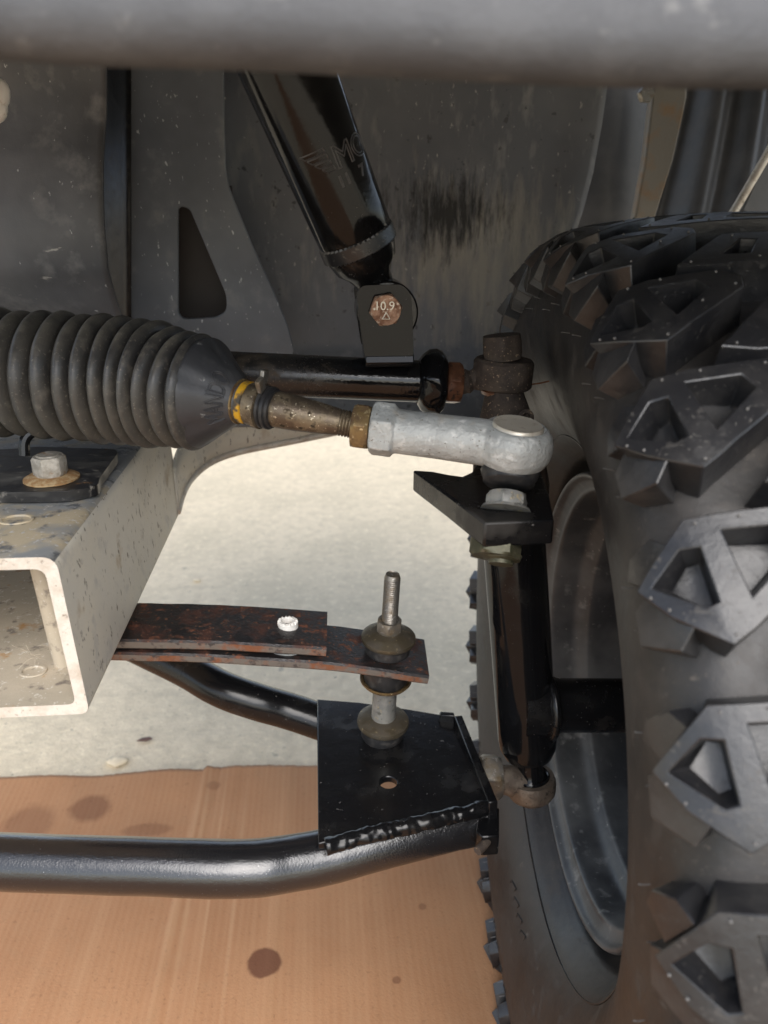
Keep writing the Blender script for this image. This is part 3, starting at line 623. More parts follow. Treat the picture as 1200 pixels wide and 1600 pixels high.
# ------------------------------------------------------------------ spindle: king pin tube, neck, steering arm, stub axle
K0 = at(787, 607, .428); K1 = at(826, 1183, .398); KD = (K1 - K0); KL = KD.length
t = thing('wheel_spindle', 'glossy black king pin tube with steering arm and stub axle beside the tyre', 'spindle', K1)
kz = lambda f: K0 + KD * f
bm = bmesh.new(); KF = frame(K0, KD, (0, -1, 0))
def kf(v):       # fraction along pin for photo row v
    lo, hi = 0., 1.
    for _ in range(30):
        m_ = (lo + hi) / 2; p = kz(m_) - CAM; vv = 800 - FOC * p.dot(UP) / p.dot(FW)
        if vv < v: lo = m_
        else: hi = m_
    return lo * KL
bm = bmesh.new(); lathe(bm, [(0, .0095), (.001, .0105), (kf(640), .0138), (kf(690), .0195), (kf(760), .0225), (kf(800), .0205), (kf(820), .0188)], KF, 40, fn=lambda i, k, a, r, tt: r * (1 + .02 * N3((math.cos(tt), math.sin(tt), a * 20), 2))); obj('neck', bm, 'dirty_iron', t, ang=50)
bm = bmesh.new(); hc = at(820, 652, .415); lathe(bm, [(-.004, .0045), (.003, .0045), (.0034, .0038), (.0034, .0024), (.0005, .0022), (.0005, .0001)], frame(hc, (CAM - hc).normalized() + V((.25, 0, 0))), 24, cap=False); obj('grease_boss', bm, 'dirty_iron', t)
bm = bmesh.new(); lathe(bm, [(kf(790), .0186), (kf(1152), .0186), (kf(1166), .0179), (kf(1176), .0158), (kf(1180), .0150), (kf(1181), .0100)], KF, 56, fn=lambda i, k, a, r, tt: r + .00012 * N3((math.cos(tt), math.sin(tt), a * 30), 2)); obj('king_pin_tube', bm, 'gloss_black', t, ang=50)
# steering arm plate: curved inner edge against the tube
arm = [(645, 734), (700, 774), (757, 817), (866, 812), (858, 770), (846, 738), (800, 722), (745, 722), (737, 737), (722, 744), (700, 741), (675, 736)]
bm = bmesh.new(); wplate(bm, [atz(u, v, ZA) for u, v in arm], V((0, 0, -.0122))); obj('steering_arm', bm, 'satin_black', t, bevel=.0011)
AX0 = at(846, 1102, .40); WTOE = R(4.5); AXD = V((math.cos(WTOE), -math.sin(WTOE), 0))
bm = bmesh.new(); lathe(bm, [(-.012, .0205), (.002, .0195), (.008, .0178), (.012, .0168), (.09, .0166)], frame(AX0, AXD), 48, fn=lambda i, k, a, r, tt: r * (1 + .015 * N3((math.cos(tt), math.sin(tt), a * 60), 2))); obj('stub_axle', bm, 'satin_black', t, ang=40)
bm = bmesh.new()
wb = [AX0 + AXD * .004 + V((0, math.cos(a) * -.0195, math.sin(a) * .0195)) for a in [2 * math.pi * k / 30 for k in range(31)]]
tube(bm, wb, .003, 10, fn=lambda i, k, r, p: r * (1 + .4 * N3(p, 180))); obj('weld_bead', bm, 'satin_black', t, ang=80)

# ------------------------------------------------------------------ upper control arm with clevis and rod end
U0, U1 = at(300, 580, .432), at(660, 596, .432)
t = thing('upper_control_arm', 'dirty black upper control arm tube with a welded clevis and rod end', 'control arm', (U0 + U1) / 2)
UD = (U1 - U0).normalized(); UL = (U1 - U0).length; UF = frame(U0, UD, (0, 0, 1))
bm = bmesh.new(); lathe(bm, [(0, .0118), (UL * .5, .0118), (UL, .0118)], UF, 48); obj('arm_tube', bm, ['worn_black'], t)
def fade_dirt(m, x0, x1):
    n = m.node_tree.nodes; l = m.node_tree.links; b = n['Principled BSDF']; tc = next(x for x in n if x.type == 'TEX_COORD')
    sx = n.new('ShaderNodeSeparateXYZ'); l.new(tc.outputs['Object'], sx.inputs[0])
    nz = n.new('ShaderNodeTexNoise'); nz.inputs['Scale'].default_value = 55; nz.inputs['Detail'].default_value = 5; l.new(tc.outputs['Object'], nz.inputs[0])
    k = n.new('ShaderNodeMath'); k.operation = 'MULTIPLY_ADD'; k.inputs[1].default_value = .04; l.new(nz.outputs[0], k.inputs[0]); l.new(sx.outputs[0], k.inputs[2])
    mr = n.new('ShaderNodeMapRange'); mr.inputs[1].default_value = x0; mr.inputs[2].default_value = x1; l.new(k.outputs[0], mr.inputs[0])
    mx = n.new('ShaderNodeMixRGB'); mx.inputs[2].default_value = (.0055, .0056, .0062, 1); l.new(mr.outputs[0], mx.inputs[0]); l.new(b.inputs['Base Color'].links[0].from_socket, mx.inputs[1]); l.new(mx.outputs[0], b.inputs['Base Color'])
    mf = n.new('ShaderNodeMix'); mf.data_type = 'FLOAT'; mf.inputs[3].default_value = .12; l.new(mr.outputs[0], mf.inputs[0]); l.new(b.inputs['Roughness'].links[0].from_socket, mf.inputs[2]); l.new(mf.outputs[0], b.inputs['Roughness'])
fade_dirt(M['worn_black'], at(440, 590, .432).x + .02, at(560, 590, .432).x + .02)
def lump(i, k, a, r, tt): return r * (1 + .10 * N3((math.cos(tt) * 1.1, math.sin(tt) * 1.1, a * 70), 2.1))
bm = bmesh.new(); lathe(bm, [(UL - .003, .012), (UL, .0162), (UL + .003, .0178), (UL + .007, .0182), (UL + .010, .0176), (UL + .0125, .015), (UL + .013, .008)], UF, 56, fn=lump); obj('weld_collar', bm, 'gloss_black', t, ang=80)
bm = bmesh.new(); hexnut(bm, UF @ Matrix.Translation((0, 0, UL + .0125)), .0222, .0095, ph=R(12), hole=.007, chamf=.2); obj('lock_nut', bm, 'rust_nut', t, ang=25)
RE = at(786, 582, .43)
bm = bmesh.new(); nf = U1 + UD * .0215; dn = RE - nf; lathe(bm, [(0, .0068), (.003, .0066), (.0045, .0072), (.007, .0055), (.010, .0068), (.014, .0078), (dn.length - .008, .0085)], frame(nf, dn), 30); obj('rod_end_shank', bm, 'dirty_iron', t, ang=50)
bm = bmesh.new(); lathe(bm, [(-.0085, .010), (-.0085, .0155), (-.007, .0168), (.006, .0170), (.0078, .0155), (.0078, .010)], frame(RE, V((.05, 0, 1))), 44, fn=lambda i, k, a, r, tt: r * (1 + .025 * N3((math.cos(tt), math.sin(tt), a * 40), 2))); obj('rod_end_eye', bm, 'dirty_iron', t, ang=40)
bm = bmesh.new(); hexnut(bm, frame(RE + V((-.001, -.002, .0078)), V((-.1, 0.05, 1))), .021, .0135, ph=R(20), chamf=.25); obj('castle_nut', bm, 'dirty_iron', t, ang=30)
bm = bmesh.new(); lathe(bm, [(-.0125, .0112), (-.0105, .0118), (-.0085, .0108)], frame(RE, V((.05, 0, 1))), 36); obj('seal_ring', bm, 'rust_nut', t)
bm = bmesh.new(); a = RE + V((.014, -.006, -.006)); tube(bm, [a, a + V((.006, -.001, .001)), a + V((.014, -.002, .003))], .0005, 6); obj('cotter_pin', bm, 'rust_nut', t)
# clevis: front and rear cheek on a saddle
EYE = at(602, 484, .428)
yf = .4085
cl_pts = [(557, 458), (566, 446), (628, 444), (642, 458), (645, 505), (646, 556), (570, 558), (562, 505)]
bm = bmesh.new(); wplate(bm, rnd([at(u, v, yf) for u, v in cl_pts], [.003, .003, .003, .003, 0, .001, .001, 0]), V((0, .0045, 0))); obj('clevis_cheek', bm, 'gloss_black', t, bevel=.0007)
bm = bmesh.new(); off = V((0, .034, 0)); wplate(bm, rnd([at(u, v, yf) + off for u, v in cl_pts], .003), V((0, .0045, 0))); obj('clevis_cheek', bm, 'gloss_black', t, bevel=.0007)
bm = bmesh.new(); a, b = at(571, 556, yf), at(647, 555, yf)
pr_ = [(0, .0), (-.001, -.004), (.003, -.0065), (.012, -.005), (.03, -.005), (.0385, 0), (.034, .003), (.005, .003)]
wplate(bm, [V((a.x, a.y + y, a.z + z)) for y, z in pr_], V((b.x - a.x, 0, 0))); obj('saddle', bm, 'gloss_black', t, bevel=.0006)

bm = bmesh.new(); wplate(bm, [at(643, 462, yf) + V((0, .004, 0)), at(646, 556, yf) + V((0, .004, 0)), at(646, 556, yf) + V((0, .036, 0)), at(643, 500, yf) + V((0, .036, 0))], V((-.0035, 0, 0))); obj('clevis_side', bm, 'gloss_black', t, bevel=.0006)

# pivot bolt through the clevis, grade mark on its head
bt = thing('pivot_bolt', 'rusty hex bolt head stamped 10.9 holding the shock absorber eye', 'bolt', at(602, 483, yf))
BF = frame(at(602, 483, yf - .0002), V((0, -1, 0)), (1, 0, 0))
bm = bmesh.new(); hexnut(bm, BF, .0152, .0058, ph=R(10), chamf=.3); bh = obj('bolt_head', bm, 'rust_bolt', bt, ang=25)
bm = bmesh.new(); lathe(bm, [(-.046, .005), (0.001, .005)], BF, 20); hexnut(bm, BF @ Matrix.Translation((0, 0, -.053)), .0152, .008); obj('shank', bm, 'steel', bt)
bm = text_mesh('10.9', .0062, extrude=.00035)
for v in bm.verts: v.co = BF @ V(((v.co.x - .0062), -(-(v.co.y) - .0002) , .0059 + v.co.z))
obj('stamped_grade', bm, 'cap', bh)
bm = bmesh.new()
tri = [V((math.cos(a) * .0022, math.sin(a) * .0022 - .0032, .0059)) for a in (R(90), R(210), R(330), R(90))]
for a, b in zip(tri, tri[1:]): tube(bm, [BF @ a, BF @ b], .0003, 6)
tube(bm, [BF @ V((-.0061, .0008, .0058)), BF @ V((-.0061, .0008, .0063))], .0006, 8)
obj('stamped_triangle', bm, 'cap', bh)

# ------------------------------------------------------------------ shock absorber
ST_ = at(449, 110, .405); SD = (ST_ - EYE).normalized(); t = thing('shock_absorber', 'glossy black shock absorber with embossed wing emblem and knurled foot', 'shock absorber', EYE)
SF = frame(EYE, SD, (0, -1, 0))
b0 = .0345
bm = bmesh.new(); lathe(bm, [(.008, .0105), (.014, .0098), (.019, .0105), (.023, .0128), (.027, .0165), (b0, .0188), (b0 + .001, .0190)], SF, 48); obj('neck', bm, 'satin_black', t, ang=50)
bm = bmesh.new(); lathe(bm, [(-.015, .0095), (-.015, .0163), (.015, .0163), (.015, .0095)], frame(EYE, V((0, -1, 0))), 44); obj('eyelet', bm, 'worn_black', t, bevel=.001)
bm = bmesh.new(); nk = 90
rows = [(b0 + .0008 + .0011 * j, .0196) for j in range(7)]
lathe(bm, [(b0, .0188)] + rows + [(b0 + .0085, .0192)], SF, nk, fn=lambda i, k, a, r, tt: r + (.0007 if (i + k) % 2 else -.0007) * (0 < i < 8)); obj('knurled_band', bm, 'knurl', t, ang=10)
bm = bmesh.new(); lathe(bm, [(b0 + .0082, .0192), (b0 + .0090, .0196), (b0 + .02, .0199), (b0 + .12, .0222), (b0 + .26, .0235)], SF, 72); body = obj('body', bm, 'gloss_black', t)
tc_ = SF.inverted().to_3x3() @ (CAM - (EYE + SD * .09)); sa = math.atan2(tc_.y, tc_.x)
rr_ = SF.to_3x3() @ V((-math.sin(sa), math.cos(sa), 0)); dirx = 1 if rr_.dot(RT) > 0 else -1
def on_body(bm, x0, a0, sc=1.):
    for v in bm.verts:
        th = sa + dirx * (x0 + v.co.x) / .0206; r = .0199 + .000228 * (a0 + v.co.y - b0 - .02) * 100 + v.co.z
        v.co = SF @ V((r * math.cos(th), r * math.sin(th), a0 + v.co.y))
def bodyat(u, v):      # chart coordinates on the shock body for a photo pixel, used for lettering
    best = None
    for ia in range(120):
        a = b0 + .01 + ia * .001
        for ix in range(-30, 31):
            x = ix * .001; th = sa + dirx * x / .0206; p = SF @ V((.0206 * math.cos(th), .0206 * math.sin(th), a)) - CAM
            e = (600 + FOC * p.dot(RT) / p.dot(FW) - u) ** 2 + (800 - FOC * p.dot(UP) / p.dot(FW) - v) ** 2
            if best is None or e < best[0]: best = (e, x, a)
    return best[1], best[2]
bx_, ba_ = bodyat(527, 266)
bm = text_mesh('MONROE', .0145, outline=.00036, spacing=.95); on_body(bm, bx_, ba_); obj('embossed_name', bm, 'emboss', body)
bx2, ba2 = bodyat(531, 294)
bm = text_mesh('11   7', .0072, outline=.00032); on_body(bm, bx2, ba2); obj('embossed_number', bm, 'emboss', body)
wing = [[(-.0140, .0108), (-.0018, .0108), (-.0018, .0090), (-.0118, .0090)], [(-.0112, .0082), (-.0016, .0082), (-.0014, .0062), (-.0092, .0062)], [(-.0086, .0054), (-.0012, .0054), (-.0008, .0034), (-.0068, .0034)], [(-.0060, .0026), (-.0006, .0026), (0, .0004), (-.0040, .0004)]]
bm = bmesh.new()
for q in wing:
    q3 = [V((x, y, 0)) for x, y in q]; loop = []
    for a, b in zip(q3, q3[1:] + q3[:1]): loop += [a.lerp(b, k / 4) for k in range(4)]
    tube(bm, loop + [loop[0]], .00036, 6)
on_body(bm, bx_ - .0005, ba_); obj('wing_emblem', bm, 'emboss', body)

# ------------------------------------------------------------------ leaf springs
def leaf(name, label, pts_mid, width, th, trim=None, arch=0., edge_right=None):
    """bar along pts (front-top edge points, world), width towards +y"""
    P = spline(pts_mid, 14); bm = bmesh.new(); rows = []
    for i, p in enumerate(P):
        T = (P[min(i + 1, len(P) - 1)] - P[max(i - 1, 0)]).normalized(); n = V((0, 1, 0)); up = T.cross(n).normalized()
        if up.z < 0: up = -up
        skew = .0
        c = .0012
        sec_ = [(0, -th + c), (0, -c), (c, 0), (width - c, 0), (width, -c), (width, -th + c), (width - c, -th), (c, -th)]
        sk = 0 if edge_right is None else edge_right * max(0, 1 - (len(P) - 1 - i) / 3)
        rows.append([bm.verts.new(p + n * a + up * (b + .0002 * N3(p + n * a, 90)) + T * (sk * a)) for a, b in sec_])
    for A, Bq in zip(rows, rows[1:]):
        for k in range(8):
            f = bm.faces.new((A[k], A[(k + 1) % 8], Bq[(k + 1) % 8], Bq[k]))
            if k in (0, 7): f.material_index = 1
    bm.faces.new(rows[0]); bm.faces.new(rows[-1]).material_index = 0
    return obj(name, bm, ['leaf', 'leaf_edge'], ang=30), P
LY0 = .392
lower_pts = [at(u, v, LY0) for u, v in ((60, 1014), (180, 1020), (300, 1023), (430, 1030), (540, 1039), (671, 1058))]
o2, P2 = leaf('leaf_spring', '', lower_pts, .046, .0058, edge_right=.06)
tag(o2, 'longer lower rusty leaf spring carrying the end link bolt', 'leaf spring', 'transverse leaf springs')
up_pts = [p + V((0, .0008, .0072)) for p in [at(u, v, LY0) for u, v in ((60, 1012), (180, 1018), (300, 1020), (400, 1024), (511, 1031))]]
o1, P1 = leaf('leaf_spring', '', up_pts, .046, .0062, edge_right=.02)
tag(o1, 'shorter upper rusty leaf spring with a white plug through its end', 'leaf spring', 'transverse leaf springs')
# white split nylon plug near the upper leaf's end
pc = at(450, 978, LY0 + .024); pc.z = min(P1, key=lambda p: abs(p.x - pc.x)).z
t = thing('nylon_plug', 'white split nylon plug standing in the upper leaf spring', 'plug', pc)
for a0, a1, nm in ((R(20), R(190), 0), (R(205), R(365), 0), ):
    bm = bmesh.new(); n_ = 14; rows = []
    for (h, ro, ri) in ((-.002, .0062, .0036), (.003, .0062, .0036), (.0038, .0052, .0040)):
        rows.append(([bm.verts.new(pc + V((ro * math.cos(a0 + (a1 - a0) * k / n_), ro * math.sin(a0 + (a1 - a0) * k / n_), h + .0006 * math.sin(3 * k)))) for k in range(n_ + 1)],
                     [bm.verts.new(pc + V((ri * math.cos(a0 + (a1 - a0) * k / n_), ri * math.sin(a0 + (a1 - a0) * k / n_), h))) for k in range(n_ + 1)]))
    for (A, Ai), (Bq, Bi) in zip(rows, rows[1:]):
        for k in range(n_): bm.faces.new((A[k], A[k + 1], Bq[k + 1], Bq[k])); bm.faces.new((Ai[k + 1], Ai[k], Bi[k], Bi[k + 1]))
        bm.faces.new((A[0], Bq[0], Bi[0], Ai[0])); bm.faces.new((A[-1], Ai[-1], Bi[-1], Bq[-1]))
    T_, Ti = rows[-1]
    for k in range(n_): bm.faces.new((T_[k], T_[k + 1], Ti[k + 1], Ti[k]))
    obj('prong', bm, 'white_nylon', t)
bm = bmesh.new(); pd = V((pc.x + .003, pc.y - .006, P2[40].z)); pd.z = min(P2, key=lambda p: abs(p.x - pd.x)).z
lathe(bm, [(.0000, .0175), (.0012, .0175), (.0018, .016), (.002, .001)], frame(pd + V((-.004, .004, 0)), V((0, 0, 1))), 36); obj('plug_disc', bm, 'galv', t)

# ------------------------------------------------------------------ lower control arm
ZP = .252
t = thing('lower_control_arm', 'black lower control arm of two bent tubes joined by a gusset plate', 'control arm', atz(620, 1230, ZP))
fz = [(-420, 1338, .236), (-120, 1343, .236), (150, 1351, .236), (330, 1357, .236), (400, 1356, .235), (450, 1349, .233), (510, 1338, .2315), (620, 1309, .2325), (700, 1289, .2335), (752, 1277, .234)]
FP = spline([atz(*q) for q in fz], 8)
bm = bmesh.new(); tube(bm, FP, .0150, 40, fn=lambda i, k, r, p: r + .00018 * N3(p, 120) + .00035 * N3(p, 35)); obj('front_tube', bm, 'arm_black', t, ang=60)
rz = [(110, 960, .272), (200, 1003, .268), (285, 1043, .264), (345, 1076, .260), (400, 1096, .252), (455, 1112, .242), (540, 1140, .233), (620, 1160, .230)]
RP = spline([atz(*q) for q in rz], 8)
bm = bmesh.new(); tube(bm, RP, .0128, 36, fn=lambda i, k, r, p: r + .0001 * N3(p, 120)); obj('rear_tube', bm, 'satin_black', t, ang=60)
gp = [(495, 1092), (560, 1097), (640, 1108), (700, 1118), (716, 1127), (738, 1165), (760, 1212), (772, 1254), (700, 1270), (600, 1293), (497, 1318)]
GP = [atz(u, v, ZP) for u, v in gp]
hc = atz(607, 1222, ZP); hr = 13.5 * psize(hc)
hole = [hc + V((hr * math.cos(2 * math.pi * k / 28), hr * math.sin(2 * math.pi * k / 28), 0)) for k in range(28)]
bm = bmesh.new(); wplate(bm, GP, V((0, 0, -.0048)), [hole]); obj('gusset_plate', bm, 'satin_black', t, bevel=.0008)
# rippled weld along the plate's front edge
wl = spline([atz(u, v + 1, ZP - .0030) for u, v in ((508, 1322), (560, 1308), (620, 1294), (680, 1280), (735, 1268), (768, 1258))], 34)
bm = bmesh.new(); tube(bm, wl, .0044, 22, fn=lambda i, k, r, p: r * (1 + .22 * N3(p, 130) + .16 * N3(p, 300)))
obj('weld_bead', bm, 'satin_black', t, ang=80)
# end plate standing across the outer end
e0, e1, e2 = atz(722, 1117, ZP + .006), atz(778, 1252, ZP + .004), atz(776, 1252, ZP + .004)
out = (e1 - e0); nrm = V((out.y, -out.x, 0)).normalized()
if nrm.x < 0: nrm = -nrm
ep_ = [e0, e0.lerp(e1, .5), e1, e1 + V((.0005, -.001, -.024)), e0.lerp(e1, .75) + V((0, 0, -.03)), e0 + V((0, 0, -.026))]
bm = bmesh.new(); wplate(bm, ep_, nrm * -.0055); obj('end_plate', bm, 'satin_black', t, bevel=.0008)
bm = bmesh.new(); fl_ = [e0 + nrm * -.005, e0 + nrm * -.014 + V((0, .004, -.001)), e0 + nrm * -.017 + V((0, .003, -.012)), e0 + nrm * -.005 + V((0, 0, -.012))]
wplate(bm, fl_, V((0, .004, 0))); obj('plate_ear', bm, 'satin_black', t, bevel=.0008)
# bracket foot and brown bolt tip under the outer end of the tube
bz = atz(757, 1305, .226)
bm = bmesh.new(); wplate(bm, [atz(u, v, .23) for u, v in ((742, 1328), (752, 1338), (778, 1336), (778, 1290), (748, 1296))], V((0, 0, .014))); obj('bracket_foot', bm, 'satin_black', t, bevel=.001)
bm = bmesh.new(); tube(bm, spline([atz(u, v, .2395) for u, v in ((752, 1284), (762, 1292), (765, 1304), (758, 1318), (746, 1330))], 5), .0026, 10); obj('bare_tube_mouth', bm, 'dirty_iron', t, ang=60)
# outer rod end with rubber boot
LB_ = at(829, 1226, .392)
bm = bmesh.new(); nb = at(766, 1213, .390); hexnut(bm, frame(nb - V((.0060, 0, 0)), V((1, -.05, -.02))), .0255, .0125, ph=R(30), chamf=.2); obj('lock_nut', bm, 'steel', t, ang=25)
bm = bmesh.new(); lathe(bm, [(-.004, .0085), (.008, .0085), (.012, .0095), ((LB_ - nb).length - .006, .010)], frame(nb, LB_ - nb), 28); obj('rod_end_shank', bm, 'brown_iron', t, ang=50)
bm = bmesh.new(); lathe(bm, [(-.012, .006), (-.011, .0095), (-.0085, .0105), (-.007, .0140), (-.004, .0158), (.001, .0163), (.004, .0160), (.0066, .0152), (.0068, .0122), (.0050, .0118)], frame(LB_, V((-.07, .06, 1))), 44); obj('rod_end_eye', bm, 'brown_iron', t, ang=50)
bm = bmesh.new(); lathe(bm, [(.0050, .0118), (.0075, .0122), (.0085, .0112), (.0076, .0100), (.0090, .0090), (.0125, .0082), (.020, .0078)], frame(LB_, V((-.07, .06, 1))), 44); obj('ball_boot', bm, 'gloss_black', t, ang=60)

# ------------------------------------------------------------------ sway bar end link standing between leaf and arm
L0 = atz(597, 1150, ZP); L1 = at(613.5, 897, .408)
t = thing('end_link', 'threaded end link bolt with cup washers and rubber bushings', 'link bolt', L0)
LD = (L1 - L0); LL = LD.length; LF = frame(L0, LD)
def lf(v):
    lo, hi = 0., 1.
    for _ in range(30):
        m_ = (lo + hi) / 2; p = L0 + LD * m_ - CAM; vv = 800 - FOC * p.dot(UP) / p.dot(FW)
        if vv > v: lo = m_
        else: hi = m_
    return lo * LL
def part(nm, prof, m, n=44, ang=40):
    bm = bmesh.new(); lathe(bm, prof, LF, n); return obj(nm, bm, m, t, ang)
z1 = lf(1120)
part('bushing', [(-.001, .0122), (.002, .0138), (z1 - .0035, .0142), (z1 - .001, .0135)], 'rubber')
part('cup_washer', [(z1 - .0045, .0158), (z1 - .0055, .0163), (z1 - .0042, .0168), (z1 - .002, .0165), (z1 - .0003, .0128), (z1 + .0005, .008), (z1 + .0005, .003)], 'cupw')
z2 = lf(1068)
part('spacer_sleeve', [(z1 + .0002, .0078), (z2, .0076)], 'dull_zinc')
part('cup_washer', [(z2, .003), (z2 + .0001, .009), (z2 + .0012, .0145), (z2 + .0035, .0163), (z2 + .0046, .0163), (z2 + .0042, .0152), (z2 + .0022, .0135), (z2 + .002, .003)], 'brass')
lz = lf(1020)
part('bushing', [(z2 + .002, .0125), (z2 + .004, .0138), (lz - .006, .014), (lz - .0035, .0135)], 'rubber')
z3 = lf(992)
part('bushing', [(lz + .001, .0128), (lz + .002, .0138), (z3 - .002, .0142), (z3 + .0005, .0135)], 'rubber')
part('cup_washer', [(z3 - .003, .0158), (z3 - .0036, .0163), (z3 - .0025, .0169), (z3 - .0008, .0166), (z3 + .0015, .0128), (z3 + .003, .0095), (z3 + .0033, .003)], 'cupw')
z4 = z3 + .003
bm = bmesh.new(); hexnut(bm, LF @ Matrix.Translation((0, 0, z4)), .0145, .0078, ph=R(22), hole=.0052, chamf=.22); obj('nut', bm, 'steel', t, ang=25)
part('threaded_shaft', [(-.012, .0046), (z4 - .004, .0046)] + threads(z4 + .002, LL - .001, .0049, .00135, .0006) + [(LL, .0040), (LL - .0006, .0036), (LL - .0008, .0002)], 'steel', 36, 18)

# ------------------------------------------------------------------ wheel: tyre with separate lugs, rim
WC = V((.119, .41, .281))
wf = V((0, 0, 1)).cross(AXD).normalized(); wu = AXD.cross(wf)
wt = thing('tyred_wheel', 'black knobbly off-road tyre on a dusty dark rim filling the right side', 'wheel', WC)
wt.matrix_world = Matrix(((wf.x, wu.x, AXD.x, WC.x), (wf.y, wu.y, AXD.y, WC.y), (wf.z, wu.z, AXD.z, WC.z), (0, 0, 0, 1)))
WID = .232
half_ = [(.062, .1375), (.060, .146), (.052, .1515), (.044, .1535), (.040, .1555), (.036, .158), (.026, .1655), (.0155, .180), (.0075, .198), (.0030, .216), (.0010, .234), (.0030, .247), (.0085, .2575), (.0190, .2652), (.045, .2690), (.075, .2718), (.116, .2730)]
prof = half_ + [(WID - a, r) for a, r in half_[-2::-1]]
def cr(P, n):
    q = [V((a, r, 0)) for a, r in P]; return [(v.x, v.y) for v in spline(q, n)]
PR = cr(prof, 4)
bm = bmesh.new(); lathe(bm, [(a, r) for a, r in PR], Matrix.Identity(4), 144, cap=False, fn=lambda i, k, a, r, tt: r + .0004 * N3((math.cos(tt) * 3, math.sin(tt) * 3, a * 40), 1.5))
tyre = obj('tyre', bm, 'tyre', wt, ang=50, world=False)
# arc-length chart of the tread, t = 0 at the inner shoulder point
i0 = min(range(len(PR) // 2), key=lambda i: abs(PR[i][0] - .0085) + abs(PR[i][1] - .2575))
arc = [0.]
for p, q in zip(PR, PR[1:]): arc.append(arc[-1] + math.hypot(q[0] - p[0], q[1] - p[1]))
arc = [a - arc[i0] for a in arc]
iM = max(i for i in range(len(PR)) if PR[i][0] <= WID / 2 + .001); TT = 2 * arc[iM]
def chart(tt):
    for i in range(len(arc) - 1):
        if arc[i + 1] >= tt or i == len(arc) - 2:
            f = (tt - arc[i]) / (arc[i + 1] - arc[i]); a = PR[i][0] + (PR[i + 1][0] - PR[i][0]) * f; r = PR[i][1] + (PR[i + 1][1] - PR[i][1]) * f
            j0, j1 = max(0, i - 3), min(len(PR) - 1, i + 4)
            dx, dy = PR[j1][0] - PR[j0][0], PR[j1][1] - PR[j0][1]; q = math.hypot(dx, dy)
            return a, r, -dy / q, dx / q
NP = 31; RM = .272
def wpt(tt, s, h):
    a, r, na, nr = chart(tt); a += na * h; r += nr * h; ph = math.pi - s / RM
    return V((r * math.cos(ph), r * math.sin(ph), a))
def subd(poly, step):
    out = []
    for p, q in zip(poly, poly[1:] + poly[:1]):
        k = max(1, int(math.hypot(q[0] - p[0], q[1] - p[1]) / step))
        out += [(p[0] + (q[0] - p[0]) * j / k, p[1] + (q[1] - p[1]) * j / k) for j in range(k)]
    return out
mm = lambda P: [(x * .001, y * .001) for x, y in P]
def shrink(P, d):
    cx = sum(p[0] for p in P) / len(P); cy = sum(p[1] for p in P) / len(P); o = []
    for x, y in P:
        L_ = math.hypot(x - cx, y - cy); o.append((cx + (x - cx) * (1 - d / L_), cy + (y - cy) * (1 - d / L_)))
    return o
def lug_mesh(name, blocks, nubs, mirror=False, soff=0.):
    """blocks: (outline, pockets, height fn or number, taper)"""
    bm = bmesh.new()
    def w(p, h):
        tt = TT - p[0] if mirror else p[0]
        return wpt(tt, p[1] + soff, h)
    for out_, pockets, H, tap in blocks:
        hf = H if callable(H) else (lambda p, H=H: H)
        cx = sum(p[0] for p in out_) / len(out_); cy = sum(p[1] for p in out_) / len(out_)
        base = []
        for x, y in out_:
            L_ = math.hypot(x - cx, y - cy); base.append((cx + (x - cx) * (1 + tap / L_), cy + (y - cy) * (1 + tap / L_)))
        # same subdivision on both loops
        top_, base_ = [], []
        for k in range(len(out_)):
            p, q = out_[k], out_[(k + 1) % len(out_)]; pb, qb = base[k], base[(k + 1) % len(out_)]
            m_ = max(1, int(math.hypot(q[0] - p[0], q[1] - p[1]) / .007))
            for j in range(m_):
                f = j / m_; top_.append((p[0] + (q[0] - p[0]) * f, p[1] + (q[1] - p[1]) * f)); base_.append((pb[0] + (qb[0] - pb[0]) * f, pb[1] + (qb[1] - pb[1]) * f))
        tv = [bm.verts.new(w(p, hf(p))) for p in top_]; bv = [bm.verts.new(w(p, -.004)) for p in base_]
        for k in range(len(tv)): bm.faces.new((bv[k], bv[(k + 1) % len(bv)], tv[(k + 1) % len(tv)], tv[k]))
        loops = [tv]
        for pk, dep in pockets:
            lo = shrink(pk, .0016)
            a = [bm.verts.new(w(p, hf(p))) for p in pk]; b = [bm.verts.new(w(p, hf(p) - dep * (.9 + .25 * (j % 2)))) for j, p in enumerate(lo)]
            for k in range(len(a)): bm.faces.new((a[k], a[(k + 1) % len(a)], b[(k + 1) % len(b)], b[k]))
            bm.faces.new(b); loops.append(a)
        fill(bm, loops)
    bmesh.ops.recalc_face_normals(bm, faces=bm.faces)
    es = [e for e in bm.edges if len(e.link_faces) == 2 and e.calc_face_angle(0) > R(28)]
    bmesh.ops.bevel(bm, geom=es, offset=.0004, segments=1, profile=.6, affect='EDGES', clamp_overlap=True)
    for (x, y, h, kind) in nubs:
        p = w((x, y), h); n_ = (w((x, y), h + .01) - p).normalized()
        old_ = set(bm.faces)
        if kind == 0: bmesh.ops.create_uvsphere(bm, u_segments=8, v_segments=5, radius=.00055, matrix=Matrix.Translation(p))
        else: tube(bm, [p, p + n_ * .0022, p + n_ * .0042 + V((.0003, .0002, 0))], .00022, 5)
        for f in bm.faces:
            if f not in old_: f.material_index = 1
    me = bpy.data.meshes.new(name); bmesh.ops.recalc_face_normals(bm, faces=bm.faces); bm.to_mesh(me); bm.free(); me.materials.append(M['lug']); me.materials.append(M['nub']); finish(me, 32); return me
HL = .0175
A_out = mm([(-1.5, 1), (8.5, 21), (42, 23.5), (48, 17), (46.5, 9), (14, -18), (4, -9)])
